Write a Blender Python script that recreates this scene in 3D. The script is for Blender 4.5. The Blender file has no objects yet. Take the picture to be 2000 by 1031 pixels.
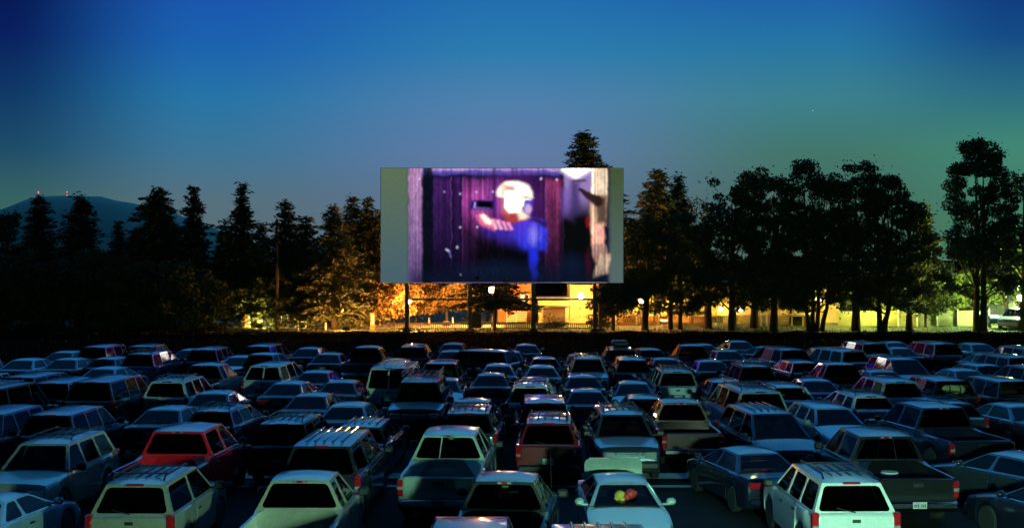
import bpy, math, random
import numpy as np
from mathutils import Vector, Matrix

random.seed(7)
rng = np.random.default_rng(11)
S = bpy.context.scene
COL = S.collection
PI = math.pi

# ------------------------------------------------------------------ camera
CAM_H, FPX, HOR = 6.2, 2400.0, 507.0
K = 1.2          # distances below are noted for a lens of 2000 px and stretched by this
cam_data = bpy.data.cameras.new('camera')
cam = bpy.data.objects.new('camera', cam_data)
COL.objects.link(cam)
cam.location = (0, 0, CAM_H)
cam.rotation_euler = (PI / 2, 0, 0)
cam_data.sensor_width = 36.0
cam_data.lens = 36.0 * FPX / 2000.0
cam_data.shift_y = (HOR - 515.5) / 2000.0
cam_data.clip_start = 0.3
cam_data.clip_end = 12000
S.camera = cam

# ------------------------------------------------------------------ exposure
S.view_settings.view_transform = 'Standard'
S.view_settings.look = 'None'
S.view_settings.exposure = 0
S.view_settings.gamma = 1
S.view_settings.use_curve_mapping = False
S.cycles.max_bounces = 7
S.cycles.diffuse_bounces = 3
S.cycles.glossy_bounces = 3
S.cycles.transparent_max_bounces = 10
S.cycles.sample_clamp_indirect = 4.0
S.cycles.caustics_reflective = False
S.cycles.caustics_refractive = False


def lin(r, g, b):
    def f(c):
        c /= 255.0
        return c / 12.92 if c <= 0.04045 else ((c + 0.055) / 1.055) ** 2.4
    return (f(r), f(g), f(b), 1.0)


# ------------------------------------------------------------------ dusk sky
world = bpy.data.worlds.new('World')
S.world = world
world.use_nodes = True
wt = world.node_tree
wt.nodes.clear()


def wn(t, **k):
    n = wt.nodes.new(t)
    for a, v in k.items():
        setattr(n, a, v)
    return n


def wmath(op, a, b=None, c=None, clamp=False):
    n = wn('ShaderNodeMath', operation=op, use_clamp=clamp)
    for i, v in enumerate((a, b, c)):
        if v is None:
            continue
        if isinstance(v, (int, float)):
            n.inputs[i].default_value = v
        else:
            wt.links.new(v, n.inputs[i])
    return n.outputs[0]


tc = wn('ShaderNodeTexCoord')
sep = wn('ShaderNodeSeparateXYZ')
wt.links.new(tc.outputs['Generated'], sep.inputs[0])
dx, dy, dz = sep.outputs


def ramp(fac, stops):
    n = wn('ShaderNodeValToRGB')
    e = n.color_ramp.elements
    e[0].position, e[0].color = stops[0]
    e[1].position, e[1].color = stops[-1]
    for p, c in stops[1:-1]:
        k = e.new(p)
        k.color = c
    wt.links.new(fac, n.inputs[0])
    return n.outputs[0]


elev = wmath('MAXIMUM', dz, 0.0)
az = wmath('ARCTAN2', dx, dy)


def column(c):
    """sky colours from the horizon (v = 0) to the zenith at one bearing"""
    st = [(v, lin(*q)) for v, q in zip((0.0, .045, .086, .127, .167, .207), c)]
    return ramp(elev, st + [(.5, lin(54, 152, 220)), (.8, lin(32, 112, 184)), (1.0, lin(14, 62, 122))])


cols = [(-.394, column([(62, 104, 98), (55, 98, 97), (28, 75, 105), (15, 55, 102), (9, 32, 94), (5, 22, 80)])),
        (-.245, column([(90, 108, 112), (86, 112, 124), (60, 116, 150), (38, 116, 166), (28, 98, 175), (26, 85, 174)])),
        (0.0, column([(98, 112, 122), (94, 115, 142), (97, 123, 166), (80, 128, 172), (44, 124, 174), (33, 110, 175)])),
        (.245, column([(74, 100, 88), (71, 106, 96), (67, 118, 106), (60, 128, 142), (38, 118, 162), (30, 95, 170)])),
        (.394, column([(70, 120, 92), (68, 128, 104), (65, 134, 116), (42, 108, 130), (20, 74, 134), (14, 54, 124)]))]
cur = cols[0][1]
for (a0, _), (a1, c1) in zip(cols, cols[1:]):
    mr = wn('ShaderNodeMapRange', interpolation_type='SMOOTHSTEP')
    mr.inputs['From Min'].default_value = a0
    mr.inputs['From Max'].default_value = a1
    wt.links.new(az, mr.inputs[0])
    mixc = wn('ShaderNodeMix', data_type='RGBA')
    wt.links.new(mr.outputs[0], mixc.inputs[0])
    wt.links.new(cur, mixc.inputs[6])
    wt.links.new(c1, mixc.inputs[7])
    cur = mixc.outputs[2]
# the afterglow is ahead: the sky overhead and behind is far along into night
night = wn('ShaderNodeMapRange', interpolation_type='SMOOTHSTEP')
night.inputs['From Min'].default_value = -.22
night.inputs['From Max'].default_value = .46
night.inputs['To Min'].default_value = .02
night.inputs['To Max'].default_value = 1.0
wt.links.new(dy, night.inputs[0])
nm = wn('ShaderNodeMix', data_type='RGBA', blend_type='MULTIPLY')
nm.inputs[0].default_value = 1.0
wt.links.new(cur, nm.inputs[6])
nc = wn('ShaderNodeCombineColor')
for i in range(3):
    wt.links.new(night.outputs[0], nc.inputs[i])
wt.links.new(nc.outputs[0], nm.inputs[7])
mixc = nm
# sparse faint stars
vor = wn('ShaderNodeTexVoronoi', feature='F1', distance='EUCLIDEAN')
vor.inputs['Scale'].default_value = 55.0
wt.links.new(tc.outputs['Generated'], vor.inputs['Vector'])
near = wmath('LESS_THAN', vor.outputs['Distance'], 0.045)
sepc = wn('ShaderNodeSeparateColor')
wt.links.new(vor.outputs['Color'], sepc.inputs[0])
pick = wmath('GREATER_THAN', sepc.outputs[0], 0.965)
high = wmath('GREATER_THAN', dz, 0.06)
star = wmath('MULTIPLY', wmath('MULTIPLY', near, pick), wmath('MULTIPLY', high, 0.35))
addc = wn('ShaderNodeMix', data_type='RGBA', blend_type='ADD')
addc.inputs[0].default_value = 1.0
wt.links.new(mixc.outputs[2], addc.inputs[6])
comb = wn('ShaderNodeCombineColor')
for i in range(3):
    wt.links.new(star, comb.inputs[i])
wt.links.new(comb.outputs[0], addc.inputs[7])
bg = wn('ShaderNodeBackground')
bg.inputs['Strength'].default_value = 1.0
wt.links.new(addc.outputs[2], bg.inputs['Color'])
wo = wn('ShaderNodeOutputWorld')
wt.links.new(bg.outputs[0], wo.inputs[0])


# ------------------------------------------------------------------ helpers
def at(px, py, Y):
    """world point seen at photograph pixel (px, py) at distance Y"""
    Y = Y * K
    return Vector(((px - 1000) / FPX * Y, Y, CAM_H - (py - HOR) / FPX * Y))


class MB:
    def __init__(self):
        self.v, self.f = [], []

    def add(self, vs, fs):
        o = len(self.v)
        self.v.extend([tuple(p) for p in vs])
        self.f.extend([tuple(i + o for i in f) for f in fs])

    def poly(self, pts):
        self.add(pts, [tuple(range(len(pts)))])

    def box(self, c, s, bev=0.0, rot=None):
        cx, cy, cz = c
        x, y, z = s[0] / 2, s[1] / 2, s[2] / 2
        if bev <= 0:
            vs = [(sx * x, sy * y, sz * z) for sx in (-1, 1) for sy in (-1, 1) for sz in (-1, 1)]
            fs = [(0, 1, 3, 2), (4, 6, 7, 5), (0, 4, 5, 1), (2, 3, 7, 6), (0, 2, 6, 4), (1, 5, 7, 3)]
        else:
            b = min(bev, x * .9, y * .9, z * .9)
            vs, idx = [], {}
            for sx in (-1, 1):
                for sy in (-1, 1):
                    for sz in (-1, 1):
                        for ax in range(3):
                            p = [sx * x, sy * y, sz * z]
                            for k in range(3):
                                if k != ax:
                                    p[k] -= (sx, sy, sz)[k] * b
                            idx[(sx, sy, sz, ax)] = len(vs)
                            vs.append(tuple(p))
            fs = []
            for s1 in (-1, 1):
                fs.append([idx[(s1, a, c_, 0)] for a, c_ in ((-1, -1), (1, -1), (1, 1), (-1, 1))][::s1])
                fs.append([idx[(a, s1, c_, 1)] for a, c_ in ((-1, -1), (-1, 1), (1, 1), (1, -1))][::s1])
                fs.append([idx[(a, c_, s1, 2)] for a, c_ in ((-1, -1), (1, -1), (1, 1), (-1, 1))][::s1])
                for s2 in (-1, 1):
                    fs.append([idx[(s1, s2, -1, 0)], idx[(s1, s2, 1, 0)], idx[(s1, s2, 1, 1)], idx[(s1, s2, -1, 1)]][::-s1 * s2])
                    fs.append([idx[(s1, -1, s2, 0)], idx[(s1, 1, s2, 0)], idx[(s1, 1, s2, 2)], idx[(s1, -1, s2, 2)]][::s1 * s2])
                    fs.append([idx[(-1, s1, s2, 1)], idx[(1, s1, s2, 1)], idx[(1, s1, s2, 2)], idx[(-1, s1, s2, 2)]][::-s1 * s2])
                    for s3 in (-1, 1):
                        t = [idx[(s1, s2, s3, a)] for a in range(3)]
                        fs.append(t if s1 * s2 * s3 > 0 else t[::-1])
        if rot is not None:
            vs = [tuple(rot @ Vector(p)) for p in vs]
        self.add([(a + cx, b_ + cy, c_ + cz) for a, b_, c_ in vs], fs)

    def tube(self, path, radii, n=6, cap=True):
        path = [Vector(p) for p in path]
        if isinstance(radii, (int, float)):
            radii = [radii] * len(path)
        rings = []
        for i, p in enumerate(path):
            d = (path[min(i + 1, len(path) - 1)] - path[max(i - 1, 0)]).normalized()
            a = d.cross(Vector((0, 0, 1)) if abs(d.z) < .9 else Vector((1, 0, 0))).normalized()
            b = d.cross(a)
            rings.append([p + (a * math.cos(2 * PI * k / n) + b * math.sin(2 * PI * k / n)) * radii[i] for k in range(n)])
        self.loft(rings, cap)

    def loft(self, rings, cap=True):
        n = len(rings[0])
        vs = [p for r in rings for p in r]
        fs = []
        for i in range(len(rings) - 1):
            for k in range(n):
                fs.append((i * n + k, i * n + (k + 1) % n, (i + 1) * n + (k + 1) % n, (i + 1) * n + k))
        if cap:
            fs.append(tuple(range(n))[::-1])
            fs.append(tuple((len(rings) - 1) * n + k for k in range(n)))
        self.add(vs, fs)

    def lathe(self, prof, n=16, axis='z', c=(0, 0, 0)):
        rings = []
        for r, h in prof:
            ring = []
            for k in range(n):
                a = 2 * PI * k / n
                p = (r * math.cos(a), r * math.sin(a), h)
                if axis == 'y':
                    p = (p[0], p[2], p[1])
                elif axis == 'x':
                    p = (p[2], p[0], p[1])
                ring.append((p[0] + c[0], p[1] + c[1], p[2] + c[2]))
            rings.append(ring)
        self.loft(rings, True)

    def mesh(self, name, smooth=40):
        m = bpy.data.meshes.new(name)
        m.from_pydata(self.v, [], self.f)
        m.validate()
        if smooth:
            import bmesh
            bm = bmesh.new()
            bm.from_mesh(m)
            bmesh.ops.recalc_face_normals(bm, faces=bm.faces)
            bm.to_mesh(m)
            bm.free()
            m.polygons.foreach_set('use_smooth', [True] * len(m.polygons))
            m.set_sharp_from_angle(angle=math.radians(smooth))
        m.materials.append(None)
        return m


def link(name, mesh, mat=None, parent=None, loc=(0, 0, 0), rotz=0.0):
    o = bpy.data.objects.new(name, mesh)
    COL.objects.link(o)
    o.location = loc
    o.rotation_euler = (0, 0, rotz)
    if parent is not None:
        o.parent = parent
    if mat is not None and mesh is not None:
        o.material_slots[0].link = 'OBJECT'
        o.material_slots[0].material = mat
    return o


def tag(o, label=None, cat=None, group=None, kind=None):
    if label:
        o['label'] = label
    if cat:
        o['category'] = cat
    if group:
        o['group'] = group
    if kind:
        o['kind'] = kind
    return o


def empty(name, loc, rotz=0.0):
    o = bpy.data.objects.new(name, None)
    COL.objects.link(o)
    o.location = loc
    o.rotation_euler = (0, 0, rotz)
    o.empty_display_size = .2
    return o


# ------------------------------------------------------------------ materials
def mat_new(name):
    m = bpy.data.materials.new(name)
    m.use_nodes = True
    nt = m.node_tree
    b = nt.nodes['Principled BSDF']
    return m, nt, b


def noise_mat(name, c1, c2, scale=3.0, rough=.8, detail=6, bump=0.0, metallic=0.0, spec=.5, coords='Object', stretch=None, sheen=0):
    m, nt, b = mat_new(name)
    t = nt.nodes.new('ShaderNodeTexCoord')
    n = nt.nodes.new('ShaderNodeTexNoise')
    n.inputs['Scale'].default_value = scale
    n.inputs['Detail'].default_value = detail
    src = t.outputs[coords]
    if stretch:
        mp = nt.nodes.new('ShaderNodeMapping')
        mp.inputs['Scale'].default_value = stretch
        nt.links.new(src, mp.inputs[0])
        src = mp.outputs[0]
    nt.links.new(src, n.inputs['Vector'])
    r = nt.nodes.new('ShaderNodeValToRGB')
    r.color_ramp.elements[0].position = .32
    r.color_ramp.elements[1].position = .68
    r.color_ramp.elements[0].color = (*c1, 1)
    r.color_ramp.elements[1].color = (*c2, 1)
    nt.links.new(n.outputs[0], r.inputs[0])
    nt.links.new(r.outputs[0], b.inputs['Base Color'])
    b.inputs['Roughness'].default_value = rough
    b.inputs['Metallic'].default_value = metallic
    b.inputs['Specular IOR Level'].default_value = spec
    if bump:
        bp = nt.nodes.new('ShaderNodeBump')
        bp.inputs['Strength'].default_value = bump
        nt.links.new(n.outputs[0], bp.inputs['Height'])
        nt.links.new(bp.outputs[0], b.inputs['Normal'])
    return m


def paint(name, c, metallic=0.0, rough=.3):
    """car paint under clear coat, dusty, with sky light painted on its up-facing panels"""
    m, nt, b = mat_new(name)
    t = nt.nodes.new('ShaderNodeTexCoord')
    oi = nt.nodes.new('ShaderNodeObjectInfo')
    va = nt.nodes.new('ShaderNodeVectorMath')
    va.operation = 'ADD'
    nt.links.new(t.outputs['Object'], va.inputs[0])
    nt.links.new(oi.outputs['Random'], va.inputs[1])
    n = nt.nodes.new('ShaderNodeTexNoise')
    n.inputs['Scale'].default_value = 5
    n.inputs['Detail'].default_value = 8
    n.inputs['Roughness'].default_value = .7
    nt.links.new(va.outputs[0], n.inputs['Vector'])
    mx = nt.nodes.new('ShaderNodeMix')
    mx.data_type = 'RGBA'
    mx.inputs[6].default_value = (*[v * .62 for v in c], 1)
    mx.inputs[7].default_value = (*[min(1, v * 1.22 + .006) for v in c], 1)
    n2 = nt.nodes.new('ShaderNodeTexNoise')
    n2.inputs['Scale'].default_value = 38
    n2.inputs['Detail'].default_value = 4
    nt.links.new(va.outputs[0], n2.inputs['Vector'])
    av = nt.nodes.new('ShaderNodeMath')
    av.operation = 'MULTIPLY_ADD'
    av.inputs[1].default_value = .9
    nt.links.new(n2.outputs[0], av.inputs[0])
    sc_ = nt.nodes.new('ShaderNodeMath')
    sc_.operation = 'MULTIPLY_ADD'
    sc_.inputs[1].default_value = .9
    sc_.inputs[2].default_value = -.42
    nt.links.new(n.outputs[0], sc_.inputs[0])
    nt.links.new(sc_.outputs[0], av.inputs[2])
    nt.links.new(av.outputs[0], mx.inputs[0])
    # sky light painted pale on the panels that face up, speckled like dew
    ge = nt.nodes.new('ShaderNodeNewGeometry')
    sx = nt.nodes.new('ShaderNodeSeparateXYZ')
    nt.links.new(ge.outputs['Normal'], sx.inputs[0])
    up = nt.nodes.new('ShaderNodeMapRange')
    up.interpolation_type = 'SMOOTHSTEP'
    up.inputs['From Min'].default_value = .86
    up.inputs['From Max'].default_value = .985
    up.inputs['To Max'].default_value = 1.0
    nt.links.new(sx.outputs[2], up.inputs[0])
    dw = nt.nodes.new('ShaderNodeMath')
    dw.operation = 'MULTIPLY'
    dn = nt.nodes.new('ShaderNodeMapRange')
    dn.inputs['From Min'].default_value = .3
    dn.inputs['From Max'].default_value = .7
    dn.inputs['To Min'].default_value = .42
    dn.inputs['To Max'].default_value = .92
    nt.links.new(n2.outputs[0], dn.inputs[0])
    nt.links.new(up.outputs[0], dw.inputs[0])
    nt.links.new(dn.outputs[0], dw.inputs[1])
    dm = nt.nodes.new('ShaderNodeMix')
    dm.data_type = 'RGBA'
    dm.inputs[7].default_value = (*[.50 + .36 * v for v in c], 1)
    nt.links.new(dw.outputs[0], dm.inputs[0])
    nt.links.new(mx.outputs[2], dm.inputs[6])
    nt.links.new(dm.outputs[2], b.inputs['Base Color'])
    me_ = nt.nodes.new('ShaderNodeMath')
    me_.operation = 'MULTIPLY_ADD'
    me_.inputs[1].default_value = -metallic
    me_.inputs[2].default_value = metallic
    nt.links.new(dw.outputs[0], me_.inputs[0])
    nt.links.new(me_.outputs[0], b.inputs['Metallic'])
    b.inputs['Roughness'].default_value = rough
    b.inputs['Coat Weight'].default_value = 1
    b.inputs['Coat IOR'].default_value = 1.7
    mr = nt.nodes.new('ShaderNodeMapRange')
    mr.inputs['From Min'].default_value = .3
    mr.inputs['From Max'].default_value = .7
    mr.inputs['To Min'].default_value = .02
    mr.inputs['To Max'].default_value = .09
    nt.links.new(n.outputs[0], mr.inputs[0])
    nt.links.new(mr.outputs[0], b.inputs['Coat Roughness'])
    return m


def emit(name, c, strength):
    m = bpy.data.materials.new(name)
    m.use_nodes = True
    nt = m.node_tree
    nt.nodes.clear()
    e = nt.nodes.new('ShaderNodeEmission')
    e.inputs[0].default_value = (*c, 1)
    e.inputs[1].default_value = strength
    o = nt.nodes.new('ShaderNodeOutputMaterial')
    nt.links.new(e.outputs[0], o.inputs[0])
    return m


def glass_mat(name, tint):
    m = bpy.data.materials.new(name)
    m.use_nodes = True
    nt = m.node_tree
    nt.nodes.clear()
    tr = nt.nodes.new('ShaderNodeBsdfTransparent')
    tr.inputs[0].default_value = (*tint, 1)
    gl = nt.nodes.new('ShaderNodeBsdfGlossy')
    gl.inputs['Roughness'].default_value = .03
    lw = nt.nodes.new('ShaderNodeLayerWeight')
    lw.inputs[0].default_value = .5
    pw = nt.nodes.new('ShaderNodeMath')
    pw.operation = 'POWER'
    pw.inputs[1].default_value = 5
    nt.links.new(lw.outputs['Facing'], pw.inputs[0])
    fr = nt.nodes.new('ShaderNodeMath')
    fr.operation = 'MULTIPLY_ADD'
    fr.inputs[1].default_value = .9
    fr.inputs[2].default_value = .025
    nt.links.new(pw.outputs[0], fr.inputs[0])
    mx = nt.nodes.new('ShaderNodeMixShader')
    nt.links.new(fr.outputs[0], mx.inputs[0])
    nt.links.new(tr.outputs[0], mx.inputs[1])
    nt.links.new(gl.outputs[0], mx.inputs[2])
    o = nt.nodes.new('ShaderNodeOutputMaterial')
    nt.links.new(mx.outputs[0], o.inputs[0])
    return m


M = {}
M['glass'] = glass_mat('tinted_glass', (.06, .075, .07))
M['clear_glass'] = glass_mat('clear_glass', (.34, .38, .36))
M['black'] = noise_mat('black_trim', (.010, .010, .011), (.02, .02, .021), 20, .5)
M['interior'] = noise_mat('cabin_cloth', (.012, .012, .013), (.022, .021, .02), 30, .9)
M['tyre'] = noise_mat('tyre_rubber', (.012, .012, .012), (.022, .022, .022), 25, .85)
M['rim'] = noise_mat('alloy_rim', (.45, .45, .46), (.6, .6, .6), 12, .3, metallic=.9)
M['chrome'] = noise_mat('chrome', (.55, .56, .57), (.7, .7, .7), 9, .18, metallic=1)
M['plate'] = noise_mat('plate_metal', (.5, .5, .5), (.62, .62, .62), 12, .45)
M['plate_ink'] = noise_mat('plate_ink', (.02, .03, .12), (.03, .04, .16), 12, .5)
m, nt, b = mat_new('red_lens')
b.inputs['Base Color'].default_value = (.42, .008, .012, 1)
b.inputs['Roughness'].default_value = .12
b.inputs['Coat Weight'].default_value = 1
M['red_lens'] = m
m, nt, b = mat_new('clear_lens')
b.inputs['Base Color'].default_value = (.5, .52, .53, 1)
b.inputs['Roughness'].default_value = .1
b.inputs['Metallic'].default_value = .5
b.inputs['Coat Weight'].default_value = 1
M['clear_lens'] = m
m, nt, b = mat_new('amber_lens')
b.inputs['Base Color'].default_value = (.6, .2, .02, 1)
b.inputs['Roughness'].default_value = .12
M['amber_lens'] = m
M['led_green'] = emit('green_display', (.02, 1, .12), 2.2)
M['lamp_yellow'] = emit('yellow_dome_lamp', (1, .85, .22), 120)

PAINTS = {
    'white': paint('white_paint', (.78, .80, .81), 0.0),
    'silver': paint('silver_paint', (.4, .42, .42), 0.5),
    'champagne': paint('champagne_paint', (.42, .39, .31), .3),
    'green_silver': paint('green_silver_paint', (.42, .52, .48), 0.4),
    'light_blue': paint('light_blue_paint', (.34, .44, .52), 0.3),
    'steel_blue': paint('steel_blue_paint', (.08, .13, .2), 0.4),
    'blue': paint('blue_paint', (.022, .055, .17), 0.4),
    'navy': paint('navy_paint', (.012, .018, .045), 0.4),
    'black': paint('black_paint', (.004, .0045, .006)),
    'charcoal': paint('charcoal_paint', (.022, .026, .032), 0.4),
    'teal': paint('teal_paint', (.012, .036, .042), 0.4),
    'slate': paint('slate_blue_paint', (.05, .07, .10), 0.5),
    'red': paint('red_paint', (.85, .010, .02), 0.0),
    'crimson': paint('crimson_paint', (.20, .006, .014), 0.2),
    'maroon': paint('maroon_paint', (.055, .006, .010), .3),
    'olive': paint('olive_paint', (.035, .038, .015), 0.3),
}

# ------------------------------------------------------------------ vehicles
#  local frame: x forward, y to the left, z up, origin on the ground
SPEC = {
    'sedan': dict(L=4.6, W=1.76, H=1.42, R=.32, xf=1.42, xr=-1.32, prof=[(2.3, .66), (2.2, .72), (1.1, .93), (-1.3, .97), (-2.2, .96), (-2.3, .9)],
                  A0=1.05, A1=.22, R1=-.95, R0=-1.62, wr=.56, brk=[(-.08, -.14)], doors=4, tail='wide', cat='sedan', nm='sedan'),
    'coupe': dict(L=4.4, W=1.74, H=1.36, R=.32, xf=1.38, xr=-1.22, prof=[(2.2, .64), (2.1, .7), (1.0, .9), (-1.3, .95), (-2.1, .95), (-2.2, .88)],
                  A0=.95, A1=.1, R1=-.85, R0=-1.6, wr=.54, brk=[(-.55, -.5)], doors=2, tail='wide', cat='coupe', nm='coupe'),
    'hatch': dict(L=4.05, W=1.7, H=1.46, R=.31, xf=1.3, xr=-1.2, prof=[(2.02, .68), (1.9, .76), (1.0, .96), (-1.9, 1.0), (-2.02, .95)],
                  A0=.98, A1=.2, R1=-1.45, R0=-1.9, wr=.56, brk=[(-.15, -.18), (-1.1, -1.0)], doors=4, tail='tall', cat='hatchback', nm='hatchback', gate=1),
    'wagon': dict(L=4.75, W=1.76, H=1.5, R=.32, xf=1.42, xr=-1.35, prof=[(2.37, .66), (2.25, .74), (1.1, .95), (-2.2, 1.0), (-2.37, .95)],
                  A0=1.05, A1=.25, R1=-1.8, R0=-2.18, wr=.58, brk=[(-.1, -.12), (-1.1, -1.05)], doors=4, tail='tall', cat='station wagon', nm='station_wagon', gate=1),
    'suv': dict(L=4.7, W=1.84, H=1.76, R=.37, xf=1.42, xr=-1.38, prof=[(2.35, .86), (2.22, .98), (1.15, 1.09), (-2.2, 1.12), (-2.35, 1.08)],
                A0=1.05, A1=.42, R1=-1.98, R0=-2.25, wr=.62, brk=[(-.08, -.1), (-1.1, -1.05)], doors=4, tail='tall', cat='SUV', nm='sport_utility', gate=1, zb=.3),
    'suv2': dict(L=4.55, W=1.82, H=1.74, R=.37, xf=1.38, xr=-1.2, prof=[(2.27, .84), (2.15, .97), (1.05, 1.08), (-2.1, 1.11), (-2.27, 1.07)],
                 A0=1.0, A1=.38, R1=-1.85, R0=-2.16, wr=.62, brk=[(-.6, -.5)], doors=2, tail='tall', cat='SUV', nm='sport_utility', gate=1, zb=.3),
    'suv_large': dict(L=5.25, W=1.98, H=1.93, R=.39, xf=1.6, xr=-1.5, prof=[(2.62, .95), (2.48, 1.08), (1.35, 1.18), (-2.5, 1.2), (-2.62, 1.15)],
                      A0=1.25, A1=.65, R1=-2.3, R0=-2.53, wr=.68, brk=[(.1, .08), (-.95, -.92)], doors=4, tail='tall', cat='SUV', nm='sport_utility', gate=1, zb=.32),
    'minivan': dict(L=4.8, W=1.9, H=1.74, R=.34, xf=1.5, xr=-1.45, prof=[(2.4, .68), (2.28, .8), (1.6, 1.02), (-2.25, 1.08), (-2.4, 1.02)],
                    A0=1.55, A1=.55, R1=-1.95, R0=-2.3, wr=.64, brk=[(.15, .1), (-1.05, -1.0)], doors=4, tail='tall', cat='minivan', nm='minivan', gate=1),
    'van': dict(L=5.2, W=2.0, H=2.05, R=.36, xf=1.65, xr=-1.5, prof=[(2.6, .85), (2.46, 1.0), (1.75, 1.14), (-2.55, 1.16), (-2.6, 1.12)],
                A0=1.7, A1=1.05, R1=-2.45, R0=-2.57, wr=.74, brk=[(.55, .52), (-.95, -.95)], doors=4, tail='tall', cat='van', nm='van', gate=2, zb=.3),
    'pickup': dict(L=5.3, W=1.9, H=1.78, R=.37, xf=1.72, xr=-1.55, prof=[(2.65, .84), (2.5, .97), (1.45, 1.1), (-.55, 1.12), (-.56, 1.06), (-2.6, 1.06), (-2.65, 1.04)],
                   A0=1.35, A1=.72, R1=-.42, R0=-.52, wr=.61, brk=[(.12, .1)], doors=2, tail='bed', cat='pickup truck', nm='pickup_truck', bed=-.56, zb=.32),
    'crew': dict(L=5.7, W=1.98, H=1.9, R=.4, xf=1.9, xr=-1.65, prof=[(2.85, .95), (2.7, 1.08), (1.75, 1.2), (-.75, 1.22), (-.76, 1.16), (-2.8, 1.16), (-2.85, 1.13)],
                 A0=1.65, A1=1.05, R1=-.62, R0=-.72, wr=.66, brk=[(.45, .42)], doors=4, tail='bed', cat='pickup truck', nm='pickup_truck', bed=-.76, zb=.36),
}


def interp(tab, x):
    tab = sorted(tab)
    if x <= tab[0][0]:
        return tab[0][1]
    for (a, va), (b_, vb) in zip(tab, tab[1:]):
        if x <= b_:
            return va + (vb - va) * (x - a) / max(b_ - a, 1e-6)
    return tab[-1][1]


def body_fn(sp):
    L, W, R = sp['L'], sp['W'], sp['R']

    def hw(x):
        t = max(0, (x - (L / 2 - .55)) / .55)
        u = max(0, (-(L / 2 - .4) - x) / .4)
        return W / 2 * (1 - .13 * t * t - .05 * u * u)

    def zt(x):
        return interp(sp['prof'], x)

    def zb(x):
        z = sp.get('zb', .22)
        Ra = R + .07
        for xw in (sp['xf'], sp['xr']):
            d = x - xw
            if abs(d) < Ra:
                z = max(z, R + math.sqrt(Ra * Ra - d * d) * 1.0)
        e = max(0, abs(x) - (L / 2 - .12)) / .12
        return z + .06 * e
    return hw, zt, zb


def section(sp, x, bed=False):
    hw, zt, zb = body_fn(sp)
    w, t, z = hw(x), zt(x), zb(x)
    d = t - z
    h = [(0, z), (w - .16, z), (w - .02, z), (w, z + .25 * d), (w + .005, z + .55 * d), (w - .015, z + .88 * d), (w - .06, t)]
    if bed:
        zf = sp['prof'][-2][1] - .46
        h += [(w - .12, t - .005), (w - .14, zf), (0, zf)]
    else:
        c = .045 if x > sp['A0'] - .1 else .02
        h += [(w * .72, t + c * .6), (w * .4, t + c * .95), (0, t + c)]
    return h


def ring_cell(mf, mg, P, win, marg, depth=.014, rad=.07):
    """one cell of a cabin wall: corners P = belt0, belt1, roof1, roof0; frame ring to mf, pane to mg"""
    P = [Vector(p) for p in P]
    if not win:
        mf.add(P, [(0, 1, 2, 3)])
        return

    def q(u, v):
        return (P[0] * (1 - u) + P[1] * u) * (1 - v) + (P[3] * (1 - u) + P[2] * u) * v
    lu = ((P[1] - P[0]).length + (P[2] - P[3]).length) / 2
    lv = ((P[3] - P[0]).length + (P[2] - P[1]).length) / 2
    ml, mr_, mb, mt = marg
    u0, u1, v0, v1 = min(.45, ml / lu), 1 - min(.45, mr_ / lu), min(.3, mb / lv), 1 - min(.3, mt / lv)
    ru, rv = min(rad / lu, (u1 - u0) * .4), min(rad / lv, (v1 - v0) * .4)
    loop, corner = [], []
    K = 4
    for ci, (cu, cv, a0) in enumerate(((u0 + ru, v0 + rv, PI), (u1 - ru, v0 + rv, 1.5 * PI), (u1 - ru, v1 - rv, 0), (u0 + ru, v1 - rv, .5 * PI))):
        for k in range(K):
            a = a0 + .5 * PI * k / (K - 1)
            loop.append(q(cu + ru * math.cos(a), cv + rv * math.sin(a)))
            corner.append(ci)
    n = (P[1] - P[0]).cross(P[3] - P[0]).normalized()
    c = sum(P, Vector()) / 4
    if n.dot(c - Vector((c.x * .5, 0, c.z - .2))) > 0:
        n = -n                      # n points into the cabin
    N = len(loop)
    vs = P + loop + [p + n * depth * 2 for p in loop]
    fs = []
    for i in range(N):
        j = (i + 1) % N
        a, b_ = corner[i], corner[j]
        if a == b_:
            fs.append((a, 4 + i, 4 + j))
        else:
            fs.append((a, b_, 4 + j, 4 + i))
        fs.append((4 + i, 4 + j, 4 + N + j, 4 + N + i))
    mf.add(vs, fs)
    mg.poly([p + n * depth for p in loop])


TPL = {}


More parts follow.
